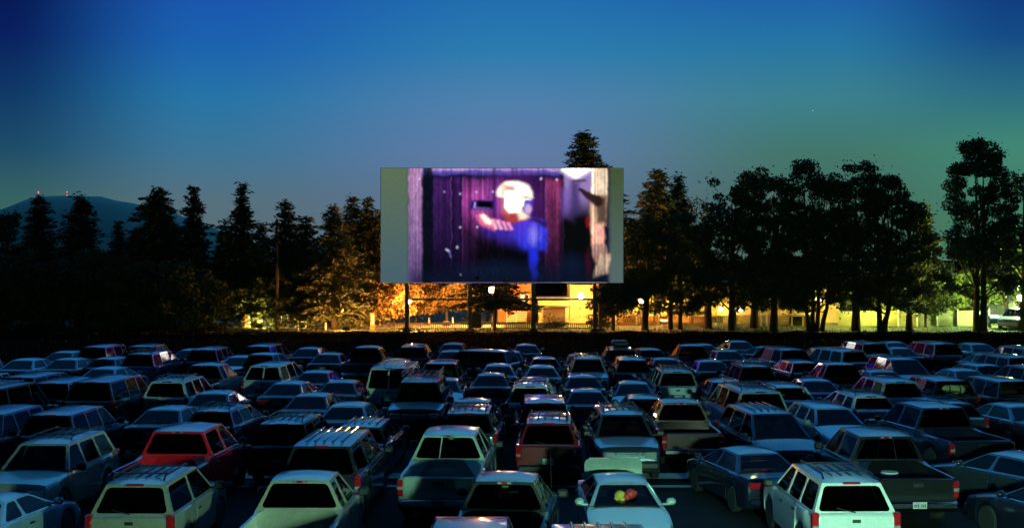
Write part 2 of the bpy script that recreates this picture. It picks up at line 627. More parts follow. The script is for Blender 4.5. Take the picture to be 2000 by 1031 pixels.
def template(kind, opt):
    """parts of one kind of vehicle: list of (name, mesh, material key, location, subparts, rotation)"""
    key = (kind,) + tuple(sorted(opt))
    if key in TPL:
        return TPL[key]
    sp = SPEC[kind]
    hw, zt, zb = body_fn(sp)
    L, W, H, R = sp['L'], sp['W'], sp['H'], sp['R']
    parts = []

    def part(name, mb, mk, loc=(0, 0, 0), sub=(), smooth=40, rot=None):
        parts.append((name, mb.mesh(kind + '_' + name, smooth) if isinstance(mb, MB) else mb, mk, loc, list(sub), rot))

    # --- body shell
    xs = set([L / 2, L / 2 - .03, L / 2 - .1, -L / 2, -L / 2 + .03, -L / 2 + .1] + [p[0] for p in sp['prof']])
    for xw in (sp['xf'], sp['xr']):
        Ra = R + .07
        for k in range(-6, 7):
            xs.add(xw + Ra * math.sin(k / 6 * PI / 2) * 1.0)
        xs.add(xw + Ra + .004)
        xs.add(xw - Ra - .004)
    for k in range(12):
        xs.add(-L / 2 + .15 + (L - .3) * k / 11)
    xs = sorted(xs)
    bedx = sp.get('bed')
    rings = []
    for x in xs:
        if bedx is not None and abs(x - bedx) < .009:
            continue
        isb = bedx is not None and x < bedx - .005 and x > -L / 2 + .08
        if bedx is not None and x < bedx - .005 and not isb:
            isb = False
        h = section(sp, x, isb)
        e = max(0, abs(x) - (L / 2 - .035)) / .035
        if e > 0:
            cz = (h[0][1] + h[-1][1]) / 2
            h = [(y * (1 - .035 * e), cz + (z - cz) * (1 - .10 * e)) for y, z in h]
        full = [(x, y, z) for y, z in h] + [(x, -y, z) for y, z in h[-2:0:-1]]
        rings.append(full)
    bm_ = MB()
    bm_.loft(rings)
    part('body', bm_, 'paint', smooth=35)

    # --- door skins a few millimetres proud of the side
    brk = sp['brk']
    d0 = sp['A0'] - .12
    bounds = [d0, brk[0][0]]
    if sp['doors'] == 4:
        bounds.append(brk[1][0] if len(brk) > 1 else sp['R0'] + .05)
    for sgn in (1, -1):
        for i in range(len(bounds) - 1):
            xa, xb = bounds[i] - .008, bounds[i + 1] + .008
            md = MB()
            Ra = R + .09
            xq = [xa + (xb - xa) * k / 6 for k in range(7)]
            r2 = []
            for x in xq:
                h = section(sp, x)
                lo = max(zb(x) + .1, h[2][1] + .08)
                pts = []
                for k in range(5):
                    z = lo + (h[5][1] + .02 - lo) * k / 4
                    y = interp([(h[2][1], h[2][0]), (h[3][1], h[3][0]), (h[4][1], h[4][0]), (h[5][1], h[5][0]), (h[6][1], h[6][0])], z)
                    pts.append((x, sgn * (y + .007), z))
                pin = [(x, p[1] - sgn * .02, p[2]) for p in pts]
                r2.append(pts + pin[::-1])
            md.loft(r2)
            mh = MB()
            hx = xb + .14
            hh = section(sp, hx)
            mh.box((hx, sgn * (hh[4][0] + .02), hh[5][1] - .07), (.17, .035, .035), .012)
            part('door', md, 'paint', sub=[('handle', mh.mesh('door_handle'), 'black')], smooth=35)

    # --- cabin: four walls of frame rings with recessed panes, a crowned roof
    c = .07
    wr = sp['wr']
    zr = H - c

    def belt(x, s):
        return Vector((x, s * (hw(x) - .065), zt(x) + .001))

    def roofp(x, s):
        t = (x - sp['R1']) / (sp['A1'] - sp['R1'])
        return Vector((x, s * (wr - .02 * (2 * t - 1) ** 2), zr - .015 * (2 * t - 1) ** 2))
    mf = MB()
    lines = [(sp['A0'], sp['A1'])] + list(brk) + [(sp['R0'], sp['R1'])]
    tall = kind in ('van',)
    for s in (1, -1):
        for i in range(len(lines) - 1):
            (b0, r0), (b1, r1) = lines[i], lines[i + 1]
            cell = [belt(b0, s), belt(b1, s), roofp(r1, s), roofp(r0, s)]
            win = True
            if 'panel' in opt and i == len(lines) - 2:
                win = False
            last = i == len(lines) - 2
            mg = MB()
            ring_cell(mf, mg, cell, win, (.07 if i == 0 else .045, (.14 if last and len(lines) < 5 else .045) if not bedx else .09, .03, .07), rad=.08)
            if win:
                part('side_window', mg, 'glass', smooth=0)
    mg = MB()
    ring_cell(mf, mg, [belt(sp['A0'], 1), belt(sp['A0'], -1), roofp(sp['A1'], -1), roofp(sp['A1'], 1)], True, (.075, .075, .03, .05), rad=.06)
    part('windshield', mg, 'clear_glass', smooth=0)
    rear = [belt(sp['R0'], 1), belt(sp['R0'], -1), roofp(sp['R1'], -1), roofp(sp['R1'], 1)]
    gate_open = 'open' in opt
    rear_sub = []
    if not gate_open:
        mg = MB()
        if sp.get('gate') == 2 or 'split' in opt:
            mid_b, mid_t = (rear[0] + rear[1]) / 2, (rear[2] + rear[3]) / 2
            mg1, mg2 = MB(), MB()
            ring_cell(mf, mg1, [rear[0], mid_b, mid_t, rear[3]], True, (.07, .035, .05, .07), rad=.06)
            ring_cell(mf, mg2, [mid_b, rear[1], rear[2], mid_t], True, (.035, .07, .05, .07), rad=.06)
            part('rear_window', mg1, 'glass', smooth=0)
            part('rear_window', mg2, 'glass', smooth=0)
        else:
            ring_cell(mf, mg, rear, True, (.07, .07, .05, .06), rad=.08)
            fr = []
            if 'slider' in opt:
                ms = MB()
                def qq(u, v):
                    return (rear[0] * (1 - u) + rear[1] * u) * (1 - v) + (rear[3] * (1 - u) + rear[2] * u) * v + Vector((-.012, 0, 0))
                for u in (.37, .63):
                    ms.tube([qq(u, .09), qq(u, .9)], .012, 4)
                for v in (.09, .9):
                    ms.tube([qq(.06, v), qq(.94, v)], .011, 4)
                for u, uu in ((.06, .1), (.94, .9)):
                    ms.tube([qq(u, .09), qq(uu, .9)], .011, 4)
                fr = [('window_frame', ms.mesh('slider_frame'), 'chrome')]
            if 'bar' in opt:
                ms = MB()
                a = (rear[0] * .62 + rear[1] * .38)
                t_ = (rear[3] * .62 + rear[2] * .38)
                ms.tube([a * .93 + t_ * .07, a * .08 + t_ * .92], .014, 4)
                fr = [('window_frame', ms.mesh('window_bar'), 'plate')]
            part('rear_window', mg, 'glass', sub=fr, smooth=0)
    else:
        hinge = (rear[2] + rear[3]) / 2
        mo, mg = MB(), MB()
        rr = Matrix.Rotation(math.radians(-84 if kind != 'hatch' else -70), 4, 'Y')
        rp = [rear[0] + Vector((-.03, 0, -.45)), rear[1] + Vector((-.03, 0, -.45)), rear[2], rear[3]]
        rp = [hinge + (rr @ (p - hinge)) + Vector((-.02, 0, .02)) for p in rp]
        ring_cell(mo, mg, rp, True, (.09, .09, .5, .07), rad=.06)
        part('liftgate', mo, 'paint', sub=[('rear_window', mg.mesh('gate_window', 0), 'glass')], smooth=30)
        mx_ = MB()
        mx_.tube([belt(sp['R0'], 1), roofp(sp['R1'], 1)], .05, 6)
        part('pillar', mx_, 'paint')
        mx_ = MB()
        mx_.tube([belt(sp['R0'], -1), roofp(sp['R1'], -1)], .05, 6)
        part('pillar', mx_, 'paint')
        mc = MB()
        mc.box((sp['R0'] + .015, 0, zt(sp['R0']) + .06), (.03, 1.15, .12), .01)
        part('cargo_cover', mc, 'interior')
    part('cabin', mf, 'paint', smooth=25)
    mr_ = MB()
    NA, NB = 8, 8
    vs, fs = [], []
    for i in range(NB + 1):
        t = i / NB
        x = sp['R1'] + (sp['A1'] - sp['R1']) * t
        e = roofp(x, 1)
        for j in range(NA + 1):
            a = math.sin((j / NA - .5) * PI)
            bb = 2 * t - 1
            z = e.z + c * (1 - abs(a) ** 2.6) * (1 - abs(bb) ** 6 * .92)
            vs.append((x, e.y * a, z))
    for i in range(NB):
        for j in range(NA):
            k = i * (NA + 1) + j
            fs.append((k, k + 1, k + NA + 2, k + NA + 1))
    mr_.add(vs, fs)
    if 'ribs' in opt or kind == 'van':
        mrb = MB()
        for j in range(5):
            y = -.42 + .21 * j
            mrb.box(((sp['A1'] + sp['R1']) / 2, y, H + .0), (sp['A1'] - sp['R1'] - .5, .05, .03), .012)
        part('roof', mr_, 'paint', sub=[('roof_ribs', mrb.mesh('roof_ribs'), 'paint')], smooth=50)
    else:
        part('roof', mr_, 'paint', smooth=50)

    for s in (1, -1):
        mt_ = MB()
        mt_.tube([belt(sp['A0'] - .05 + (sp['R0'] + .1 - sp['A0']) * k / 5, s) + Vector((0, s * .006, -.004)) for k in range(6)], .011, 4)
        part('window_trim', mt_, 'chrome' if kind in ('sedan', 'coupe', 'wagon', 'crew') else 'black')

    # --- cabin deck and seats seen through the panes
    mi = MB()
    fx, bx = sp['A0'] - .02, sp['R0'] + .02
    mi.poly([(fx, hw(fx) - .1, zt(fx) + .05), (bx, hw(bx) - .1, zt(bx) + .035), (bx, -hw(bx) + .1, zt(bx) + .035), (fx, -hw(fx) + .1, zt(fx) + .05)])
    part('cabin_floor', mi, 'interior', smooth=0)
    xseat = (brk[0][0] + .02) if kind not in ('pickup',) else brk[0][0] - .25
    for s in (1, -1):
        ms = MB()
        zs = zt(xseat) + .03
        ms.box((xseat, s * .37, zs + .08), (.14, .46, .22), .05)
        mh = MB()
        mh.box((xseat - .02, s * .37, zs + .27), (.1, .26, .15), .04)
        part('seat', ms, 'interior', sub=[('headrest', mh.mesh('headrest'), 'interior')])
    if kind not in ('pickup', 'crew', 'van'):
        ms = MB()
        xs2 = max(sp['R0'] + .45, (brk[-1][0] if len(brk) > 1 else xseat - .85))
        ms.box((xs2, 0, zt(xs2) + .1), (.14, 1.1, .2), .05)
        part('seat', ms, 'interior')

    # --- wheels
    for xw in (sp['xf'], sp['xr']):
        for s in (1, -1):
            mt = MB()
            wy = .11
            mt.lathe([(R * .62, -wy), (R * .9, -wy), (R, -wy * .7), (R, wy * .7), (R * .9, wy), (R * .62, wy)], 18, 'y')
            mri = MB()
            mri.lathe([(R * .63, -.02), (R * .63, s * .1), (R * .55, s * .1), (R * .5, s * .05), (R * .14, s * .07), (R * .12, s * .09), (.01, s * .09)], 16, 'y')
            for k in range(5):
                a = 2 * PI * k / 5
                mri.box((math.cos(a) * R * .33, s * .075, math.sin(a) * R * .33), (R * .5, .03, .06), .01, Matrix.Rotation(-a, 3, 'Y'))
            part('wheel', mt, 'tyre', (xw, s * (W / 2 - .125), R), sub=[('rim', mri.mesh('wheel_rim'), 'rim')])

    # --- bumpers, lights, grille, plates, mirrors
    bl = sp.get('zb', .22)
    truck = kind in ('pickup', 'crew', 'suv', 'suv2', 'suv_large', 'van')
    mb = MB()
    mb.box((L / 2 - .02, 0, bl + .22), (.2, W * .9, .24), .06)
    part('bumper', mb, 'black' if truck else 'paint')
    mb = MB()
    mb.box((-L / 2 + .0, 0, bl + .2), (.22 if not bedx else .26, W * .92, .2), .05)
    part('bumper', mb, 'chrome' if bedx else ('black' if truck else 'paint'))
    hz_ = zt(L / 2 - .1) - (.16 if truck else .11)
    for s in (1, -1):
        ml = MB()
        ml.box((L / 2 - .05, s * (W / 2 - .34), hz_), (.12, .4 if not truck else .36, .2 if truck else .13), .03)
        part('headlight', ml, 'clear_lens')
    mg = MB()
    gw = W - 1.15
    for k in range(4):
        mg.box((L / 2 - .012, 0, hz_ - .07 + .045 * k), (.06, gw, .018), .004)
    mg.box((L / 2 - .03, 0, hz_), (.05, gw, .2), .01)
    part('grille', mg, 'chrome' if truck else 'black')
    rz = zt(-L / 2 + .1)
    for s in (1, -1):
        ml = MB()
        if sp['tail'] == 'wide':
            ml.box((-L / 2 + .05, s * (W / 2 - .3), rz - .17), (.14, .44, .17), .03)
        elif sp['tail'] == 'bed':
            ml.box((-L / 2 + .055, s * (W / 2 - .1), rz - .25), (.15, .15, .4), .03)
        else:
            ml.box((-L / 2 + .06, s * (W / 2 - .1), rz - .17), (.16, .15, .42), .03)
        sub = []
        if sp['tail'] != 'wide':
            mw = MB()
            mw.box((-L / 2 - .02, s * (W / 2 - .1), rz - .25), (.02, .13, .07), .005)
            sub = [('reverse_lamp', mw.mesh('reverse_lamp'), 'clear_lens')]
        part('taillight', ml, 'red_lens', sub=sub)
    pz = rz - (.42 if sp['tail'] != 'wide' else .22)
    mp = MB()
    mp.box((-L / 2 - .012, 0, pz), (.03, .32, .16), .005)
    mk = MB()
    for k in range(7):
        if k == 3:
            continue
        mk.box((-L / 2 - .029, -.12 + .04 * k, pz - .01), (.004, .022, .07))
    if bedx is None:
        mrc = MB()
        mrc.box((-L / 2 - .003, 0, pz), (.02, .56, .22), .006)
        part('plate_recess', mrc, 'black')
    else:
        pz = bl + .22
        mp = MB()
        mp.box((-L / 2 - .14, 0, pz), (.02, .32, .16), .005)
        mk = MB()
        for k in range(7):
            if k != 3:
                mk.box((-L / 2 - .152, -.12 + .04 * k, pz - .01), (.004, .022, .07))
    part('licence_plate', mp, 'plate', sub=[('plate_lettering', mk.mesh('plate_lettering', 0), 'plate_ink')])
    if bedx is not None:
        mt = MB()
        mt.box((-L / 2 + .01, 0, rz - .29), (.07, W - .34, .58), .015)
        mh = MB()
        mh.box((-L / 2 - .024, 0, rz - .14), (.02, .24, .1), .03)
        part('tailgate', mt, 'paint', sub=[('handle', mh.mesh('tailgate_handle'), 'black')])
        mw = MB()
        for xw in (sp['xr'],):
            for s in (1, -1):
                mw.box((xw, s * (W / 2 - .25), rz - .36), (.9, .22, .22), .05)
        part('wheel_housing', mw, 'black')
        ml = MB()
        ml.box((sp['R1'] - .02, 0, H - .1), (.05, .3, .05), .012)
        mq = MB()
        for s in (1, -1):
            mq.box((sp['R1'] - .05, s * .1, H - .1), (.01, .08, .035), .003)
        part('third_brake_light', ml, 'red_lens', sub=[('cargo_lamp', mq.mesh('cargo_lamp'), 'clear_lens')])
    elif sp.get('gate') and not gate_open:
        ml = MB()
        gm = MB()
        gm.box((-L / 2 - .001, 0, rz - .24), (.012, W - .46, .42), .005)
        mh = MB()
        mh.box((-L / 2 - .012, 0, rz - .13), (.015, .17, .07), .03)
        part('liftgate', gm, 'paint', sub=[('emblem', mh.mesh('gate_emblem'), 'black')])
        ml.box((sp['R1'] - .03, 0, zr - .012), (.05, .36, .045), .012)
        part('third_brake_light', ml, 'red_lens')
        mw = MB()
        p = rear[0] * .5 + rear[1] * .5
        mw.tube([p + Vector((-.04, 0, .03)), p + Vector((-.03, .38, .12))], .012, 4)
        part('rear_wiper', mw, 'black')
    elif kind == 'sedan' or kind == 'coupe':
        if 'trunk' in opt:
            mt = MB()
            x0 = sp['R0'] - .16
            rings = []
            for k in range(9):
                t = k / 8
                hw_ = .68 - .10 * max(0, (t - .75) / .25) ** 2 - .06 * max(0, (.2 - t) / .2)
                fx_ = x0 + .02 * t - .05 * math.sin(PI * t)
                z_ = rz + .60 * t
                ring = [(fx_ + .045 * (1 - abs(q) ** 3), hw_ * q, z_) for q in (-1, -.85, -.4, 0, .4, .85, 1)]
                ring += [(fx_ - .035, hw_ * q * .97, z_) for q in (1, .5, -.5, -1)]
                rings.append(ring)
            mt.loft(rings)
            part('trunk_lid', mt, 'paint')
        ml = MB()
        ml.box((sp['R0'] + .14, 0, rz + .07), (.05, .28, .035), .01)
        part('third_brake_light', ml, 'red_lens')
    for s in (1, -1):
        mm = MB()
        xm = sp['A0'] - .28
        zm = zt(xm) + .1
        big = .04 if truck else 0
        mm.box((xm, s * (hw(xm) + .1 + big), zm), (.11, .2 + big, .15 + big), .045)
        mm.box((xm + .02, s * (hw(xm) - .01), zm - .05), (.06, .16, .05), .015)
        part('mirror', mm, 'paint' if not truck else 'black')
    if 'rack' in opt:
        mk = MB()
        xa, xb = sp['A1'] - .35, sp['R1'] + .18
        for s in (1, -1):
            y = s * (wr - .1)
            mk.tube([(xa, y, H - .03), (xa - .1, y, H + .055), (xb + .1, y, H + .055), (xb, y, H - .03)], .022, 5)
        for t in (.22, .78):
            x = xa + (xb - xa) * t
            mk.box((x, 0, H + .055), (.06, 2 * wr - .2, .03), .01)
        for j in range(4):
            mk.box(((xa + xb) / 2, -.3 + .2 * j, H + .012), (abs(xb - xa) - .3, .035, .022), .006)
        part('roof_rack', mk, 'black')
    if 'basket' in opt:
        mk = MB()
        xa, xb = sp['A1'] - .2, sp['R1'] + .2
        z = H + .1
        for s in (1, -1):
            y = s * (wr - .02)
            for zz in (z, z + .14):
                mk.tube([(xa, y, zz), (xb, y, zz)], .018, 5)
        for k in range(6):
            x = xa + (xb - xa) * k / 5
            mk.tube([(x, -wr + .02, z + .14), (x, -wr + .02, z), (x, wr - .02, z), (x, wr - .02, z + .14)], .016, 5)
        for k in range(5):
            y = -.45 + .225 * k
            mk.tube([(xa, y, z), (xb, y, z)], .014, 4)
        for s in (1, -1):
            for x in (xa - .2, xb + .2):
                mk.tube([(x, s * (wr - .06), H - .03), (x, s * (wr - .06), z)], .02, 5)
        part('roof_rack', mk, 'chrome')
    if 'box' in opt:
        mk = MB()
        mk.box(((sp['A1'] + sp['R1']) / 2, 0, H + .17), (1.3, .8, .28), .09)
        part('roof_box', mk, 'black')
    if 'lit' in opt:
        ml = MB()
        ml.box(((sp['A1'] + sp['R1']) / 2 - .3, 0, H - .06), (.3, .12, .03), .01)
        part('dome_lamp', ml, 'lamp_yellow')
    if 'led' in opt:
        ml = MB()
        ml.box((sp['A1'] - .05, .1, zt(sp['A0']) + .3), (.02, .14, .04), .008)
        part('mirror_display', ml, 'led_green')
    if 'antenna' in opt:
        ml = MB()
        ml.tube([(sp['A0'] + .25, -W / 2 + .14, zt(sp['A0'])), (sp['A0'] + .2, -W / 2 + .15, zt(sp['A0']) + .85)], .008, 4)
        part('antenna', ml, 'black')
    TPL[key] = parts
    return parts


def place(kind, face, px, py, opt, yaw):
    """ground position and heading of a vehicle from the pixel of its nearer roof edge"""
    sp = SPEC[kind]
    hz = sp['H'] - .06
    s = (py - HOR) / (CAM_H - hz)
    Y = FPX / s
    X = (px - 1000) / s
    ang = math.radians(yaw) + (PI if face == 'T' else 0)
    fwd = Vector((math.sin(ang), math.cos(ang)))
    ref = sp['R1'] if face == 'A' else sp['A1']
    if 'front' in opt:
        ref = sp['A1'] if face == 'A' else sp['R1']
    return [Vector((X, Y)) - fwd * ref, fwd, sp['L'] + .12, sp['W'] + .14]


def push(a, b_):
    """shortest move that parts two oriented boxes, or None"""
    best = None
    dlt = b_[0] - a[0]
    for fw in (a[1], b_[1]):
        for ax in (fw, Vector((-fw.y, fw.x))):
            ext = 0
            for q in (a, b_):
                side_ = Vector((-q[1].y, q[1].x))
                ext += abs(q[1].dot(ax)) * q[2] / 2 + abs(side_.dot(ax)) * q[3] / 2
            d = dlt.dot(ax)
            pen = ext - abs(d)
            if pen <= 0:
                return None
            if best is None or pen < best[0]:
                best = (pen, ax * (1 if d > 0 else -1))
    return best[1] * best[0]


def settle(boxes, fixed=12, rounds=400):
    heavy = {0: .5, 1: 12, 2: 20, 3: 20, 4: 20, 5: 30, 6: 12, 9: .02, 10: .02, 11: 1.5, 12: 15, 13: 8, 14: 3, 16: 3, 17: 4, 18: 4, 19: 4, 20: 5, 21: 2}
    for _ in range(rounds):
        moved = False
        for i in range(len(boxes)):
            for j in range(i):
                a, b_ = boxes[j], boxes[i]
                if (a[0] - b_[0]).length > 6.5:
                    continue
                mv = push(a, b_)
                if mv is None:
                    continue
                moved = True
                wa, wb = a[0].y ** 6 / heavy.get(j, 1), b_[0].y ** 6 / heavy.get(i, 1)
                t = wb / (wa + wb)      # mobility share
                a[0] -= mv * (1 - t) * .6
                b_[0] += mv * t * .6
        if not moved:
            break


def vehicle(kind, colour, label, opt, org, fwd, group):
    sp = SPEC[kind]
    Y = org[1]
    rot = math.atan2(fwd[1], fwd[0])
    root = empty(sp['nm'], (org[0], org[1], 0), rot)
    tag(root, label, sp['cat'], group)
    far = Y > 56
    opt = tuple(q for q in opt if q != 'front')
    for name, mesh, mk, loc, sub, _ in template(kind, opt):
        if far and name in ('seat', 'rear_wiper') and 'lit' not in opt and 'open' not in opt:
            continue
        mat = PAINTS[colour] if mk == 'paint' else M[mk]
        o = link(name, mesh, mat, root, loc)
        if far and name in ('liftgate', 'licence_plate', 'taillight', 'third_brake_light'):
            continue
        for sn, sm, sk in sub:
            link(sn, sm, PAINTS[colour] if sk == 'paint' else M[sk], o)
    return root

# ------------------------------------------------------------------ ground
M['asphalt'] = noise_mat('worn_asphalt', (.007, .0075, .009), (.022, .022, .024), .9, .85, 9, .25, spec=.15, coords='Object')
M['ridge_light'] = noise_mat('lit_ridge_strip', (.4, .41, .4), (.6, .6, .58), 1.3, .8, 8, .2)
M['dirt'] = noise_mat('bank_earth', (.006, .0045, .0025), (.02, .015, .008), 1.2, .95, 8, .6, spec=0)
M['lawn'] = noise_mat('lawn', (.035, .06, .014), (.08, .115, .03), 2.5, .9, 8, .4)
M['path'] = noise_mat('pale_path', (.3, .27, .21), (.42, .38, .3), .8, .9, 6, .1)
GZ = .3

mb = MB()
xs = np.linspace(-75, 75, 60)
ys = np.linspace(-12, 58 * K, 50)
mb.add([(x, y, .03 * math.sin(y * .5) * math.sin(x * .13) * (0 if y < 15 or y > 75 else 1) - .03) for y in ys for x in xs],
       [(j * 60 + i, j * 60 + i + 1, j * 60 + i + 61, j * 60 + i + 60) for j in range(49) for i in range(59)])
tag(link('parking_lot', mb.mesh('parking_lot', 60), M['asphalt']), 'dark worn asphalt of the drive-in lot', kind='structure')

mb = MB()
prof = [(58.0, -.027), (66, -.01), (74, .03), (78, .06), (79.5, .12), (80.6, .42), (81.4, .46), (82.3, GZ)]
nx = 90
vs = []
for y, z in prof:
    for i in range(nx):
        x = -75 + 150 * i / (nx - 1)
        w = 0 if y in (58.0, 82.3) else .06 * math.sin(x * .9 + y) + .05 * math.sin(x * 2.3 + 2 * y)
        vs.append((x, (80.6 + (y - 80.6) if y > 79 else y) * K - (0 if y < 79 else 0) + w * 3, z + (w if 79 < y < 82 else w * .2)))
mb.add(vs, [(j * nx + i, j * nx + i + 1, (j + 1) * nx + i + 1, (j + 1) * nx + i) for j in range(len(prof) - 1) for i in range(nx - 1)])
tag(link('earth_bank', mb.mesh('earth_bank', 60), M['dirt']), 'low dark earth bank between the lot and the lawn', kind='structure')

mb = MB()
vs = []
yy = [82.3, 84, 86, 88, 92, 98, 110, 140]
for y in yy:
    for i in range(60):
        x = -75 + 150 * i / 59
        vs.append((x, y * K, GZ + (.05 * math.sin(x * .7 + y) if 83 < y < 90 else 0)))
mb.add(vs, [(j * 60 + i, j * 60 + i + 1, (j + 1) * 60 + i + 1, (j + 1) * 60 + i) for j in range(len(yy) - 1) for i in range(59)])
tag(link('lawn', mb.mesh('lawn', 60), M['lawn']), 'lawn under the trees behind the screen', kind='structure')

mb = MB()
mb.poly([(-6000, -3000, -.35), (6000, -3000, -.35), (6000, 9000, -.35), (-6000, 9000, -.35)])
tag(link('ground', mb.mesh('ground', 0), M['dirt']), 'flat land reaching to the horizon', kind='structure')

# flat pale strips painted for the lit ramp ridges between the rows
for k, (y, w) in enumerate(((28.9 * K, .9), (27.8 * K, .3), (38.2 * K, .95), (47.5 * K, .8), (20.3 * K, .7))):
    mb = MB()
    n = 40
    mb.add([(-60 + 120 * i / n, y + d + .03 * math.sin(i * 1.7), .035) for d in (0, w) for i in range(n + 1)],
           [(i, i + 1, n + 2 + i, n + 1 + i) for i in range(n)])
    tag(link('lit_ridge_strip', mb.mesh('lit_ridge_strip', 0), M['ridge_light']), 'flat pale strip painted for a lit ramp ridge across the asphalt', kind='structure')

# tufts of grass along the bank
g = MB()
for i in range(9000):
    x = rng.uniform(-46, 46)
    q_ = rng.random()
    y = rng.uniform(80.2, 83.2) if q_ < .5 else (rng.uniform(83.2, 86.5) if q_ < .68 else 80.4 - 14 * rng.random() ** 2)
    z = (-.02 if y < 76 else (.04 if y < 79.6 else (.36 if y < 81.6 else GZ)))
    y *= K
    a = rng.uniform(0, 2 * PI)
    hgt = rng.uniform(.06, .24) * (1.6 if rng.random() < .06 else 1)
    w = .035
    dx_, dy_ = math.cos(a) * w, math.sin(a) * w
    lx, ly = rng.normal(0, .08), rng.normal(0, .08)
    g.add([(x - dx_, y - dy_, z), (x + dx_, y + dy_, z), (x + lx, y + ly, z + hgt)], [(0, 1, 2)])
tag(link('grass', g.mesh('grass', 0), M['lawn']), 'ragged grass tufts along the top of the earth bank', 'grass', kind='stuff')

# gravel and litter of leaves on the asphalt
# ------------------------------------------------------------------ far hills
M['hill'] = noise_mat('dry_hill', (.62, .58, .4), (.72, .68, .5), .004, 1, 4)
mb = MB()
nx, ny = 80, 10
vs = []
for j in range(ny):
    t = j / (ny - 1)
    for i in range(nx):
        px = -900 + 2300 * i / (nx - 1)
        hpx = 112 * math.exp(-((px - 95) / 190) ** 2) + 70 * math.exp(-((px - 330) / 170) ** 2) + 45 * math.exp(-((px + 330) / 220) ** 2) + 22 * math.exp(-((px - 800) / 300) ** 2)
        Y = 3000 + 700 * t
        prof_ = math.sin(t * PI) if t < .5 else 1 - .8 * (t - .5) * 2
        rough = 1 + .012 * math.sin(px * .05 + j) + .008 * math.sin(px * .12 + 2 * j)
        vs.append(((px - 1000) / FPX * 3350 * K, Y * K, max(-2, (6 + hpx / FPX * 3350 * K) * prof_ * rough)))
mb.add(vs, [(j * nx + i, j * nx + i + 1, (j + 1) * nx + i + 1, (j + 1) * nx + i) for j in range(ny - 1) for i in range(nx - 1)])
tag(link('hills', mb.mesh('hills', 180), M['hill']), 'dim rounded hill on the horizon beyond the conifers', kind='structure')

M['beacon_red'] = emit('beacon_red', (1, .08, .12), 3.0)
M['steel'] = noise_mat('weathered_steel', (.09, .09, .085), (.16, .155, .14), 4, .6, bump=.1, metallic=.3)
for px, lab in ((75, 'radio mast with a red beacon on the hill top, above the second conifer'), (131, 'radio mast with two red beacons on the hill shoulder, beside the third conifer')):
    p = at(px, 378, 3330)
    base = p.z - 26
    r = tag(empty('radio_mast', (p.x, p.y, base)), lab, 'radio mast', 'radio masts on the hill')
    mb = MB()
    for a in range(3):
        c_, s_ = math.cos(a * 2.094), math.sin(a * 2.094)
        mb.tube([(c_ * 2, s_ * 2, -6), (c_ * .5, s_ * .5, 30)], .35, 4)
    for k in range(7):
        mb.box((0, 0, 2 + 4 * k), (2.6 - .3 * k, 2.6 - .3 * k, .3))
    link('mast', mb.mesh('mast'), M['steel'], r)
    for zz in ((30, 20) if px == 131 else (31, 27)):
        mb = MB()
        mb.lathe([(.4, -1.9), (1.7, -.8), (1.7, .8), (.4, 1.9)], 8)
        link('beacon', mb.mesh('beacon'), M['beacon_red'], r, (0, 0, zz))

# ------------------------------------------------------------------ the screen
SW0, SW1, SZ0, SZ1, SY = at(743, 553, 83.7), at(1218, 553, 83.7), at(743, 553, 83.7).z, at(743, 328, 83.7).z, 83.7 * K
sx0, sx1 = SW0.x, SW1.x


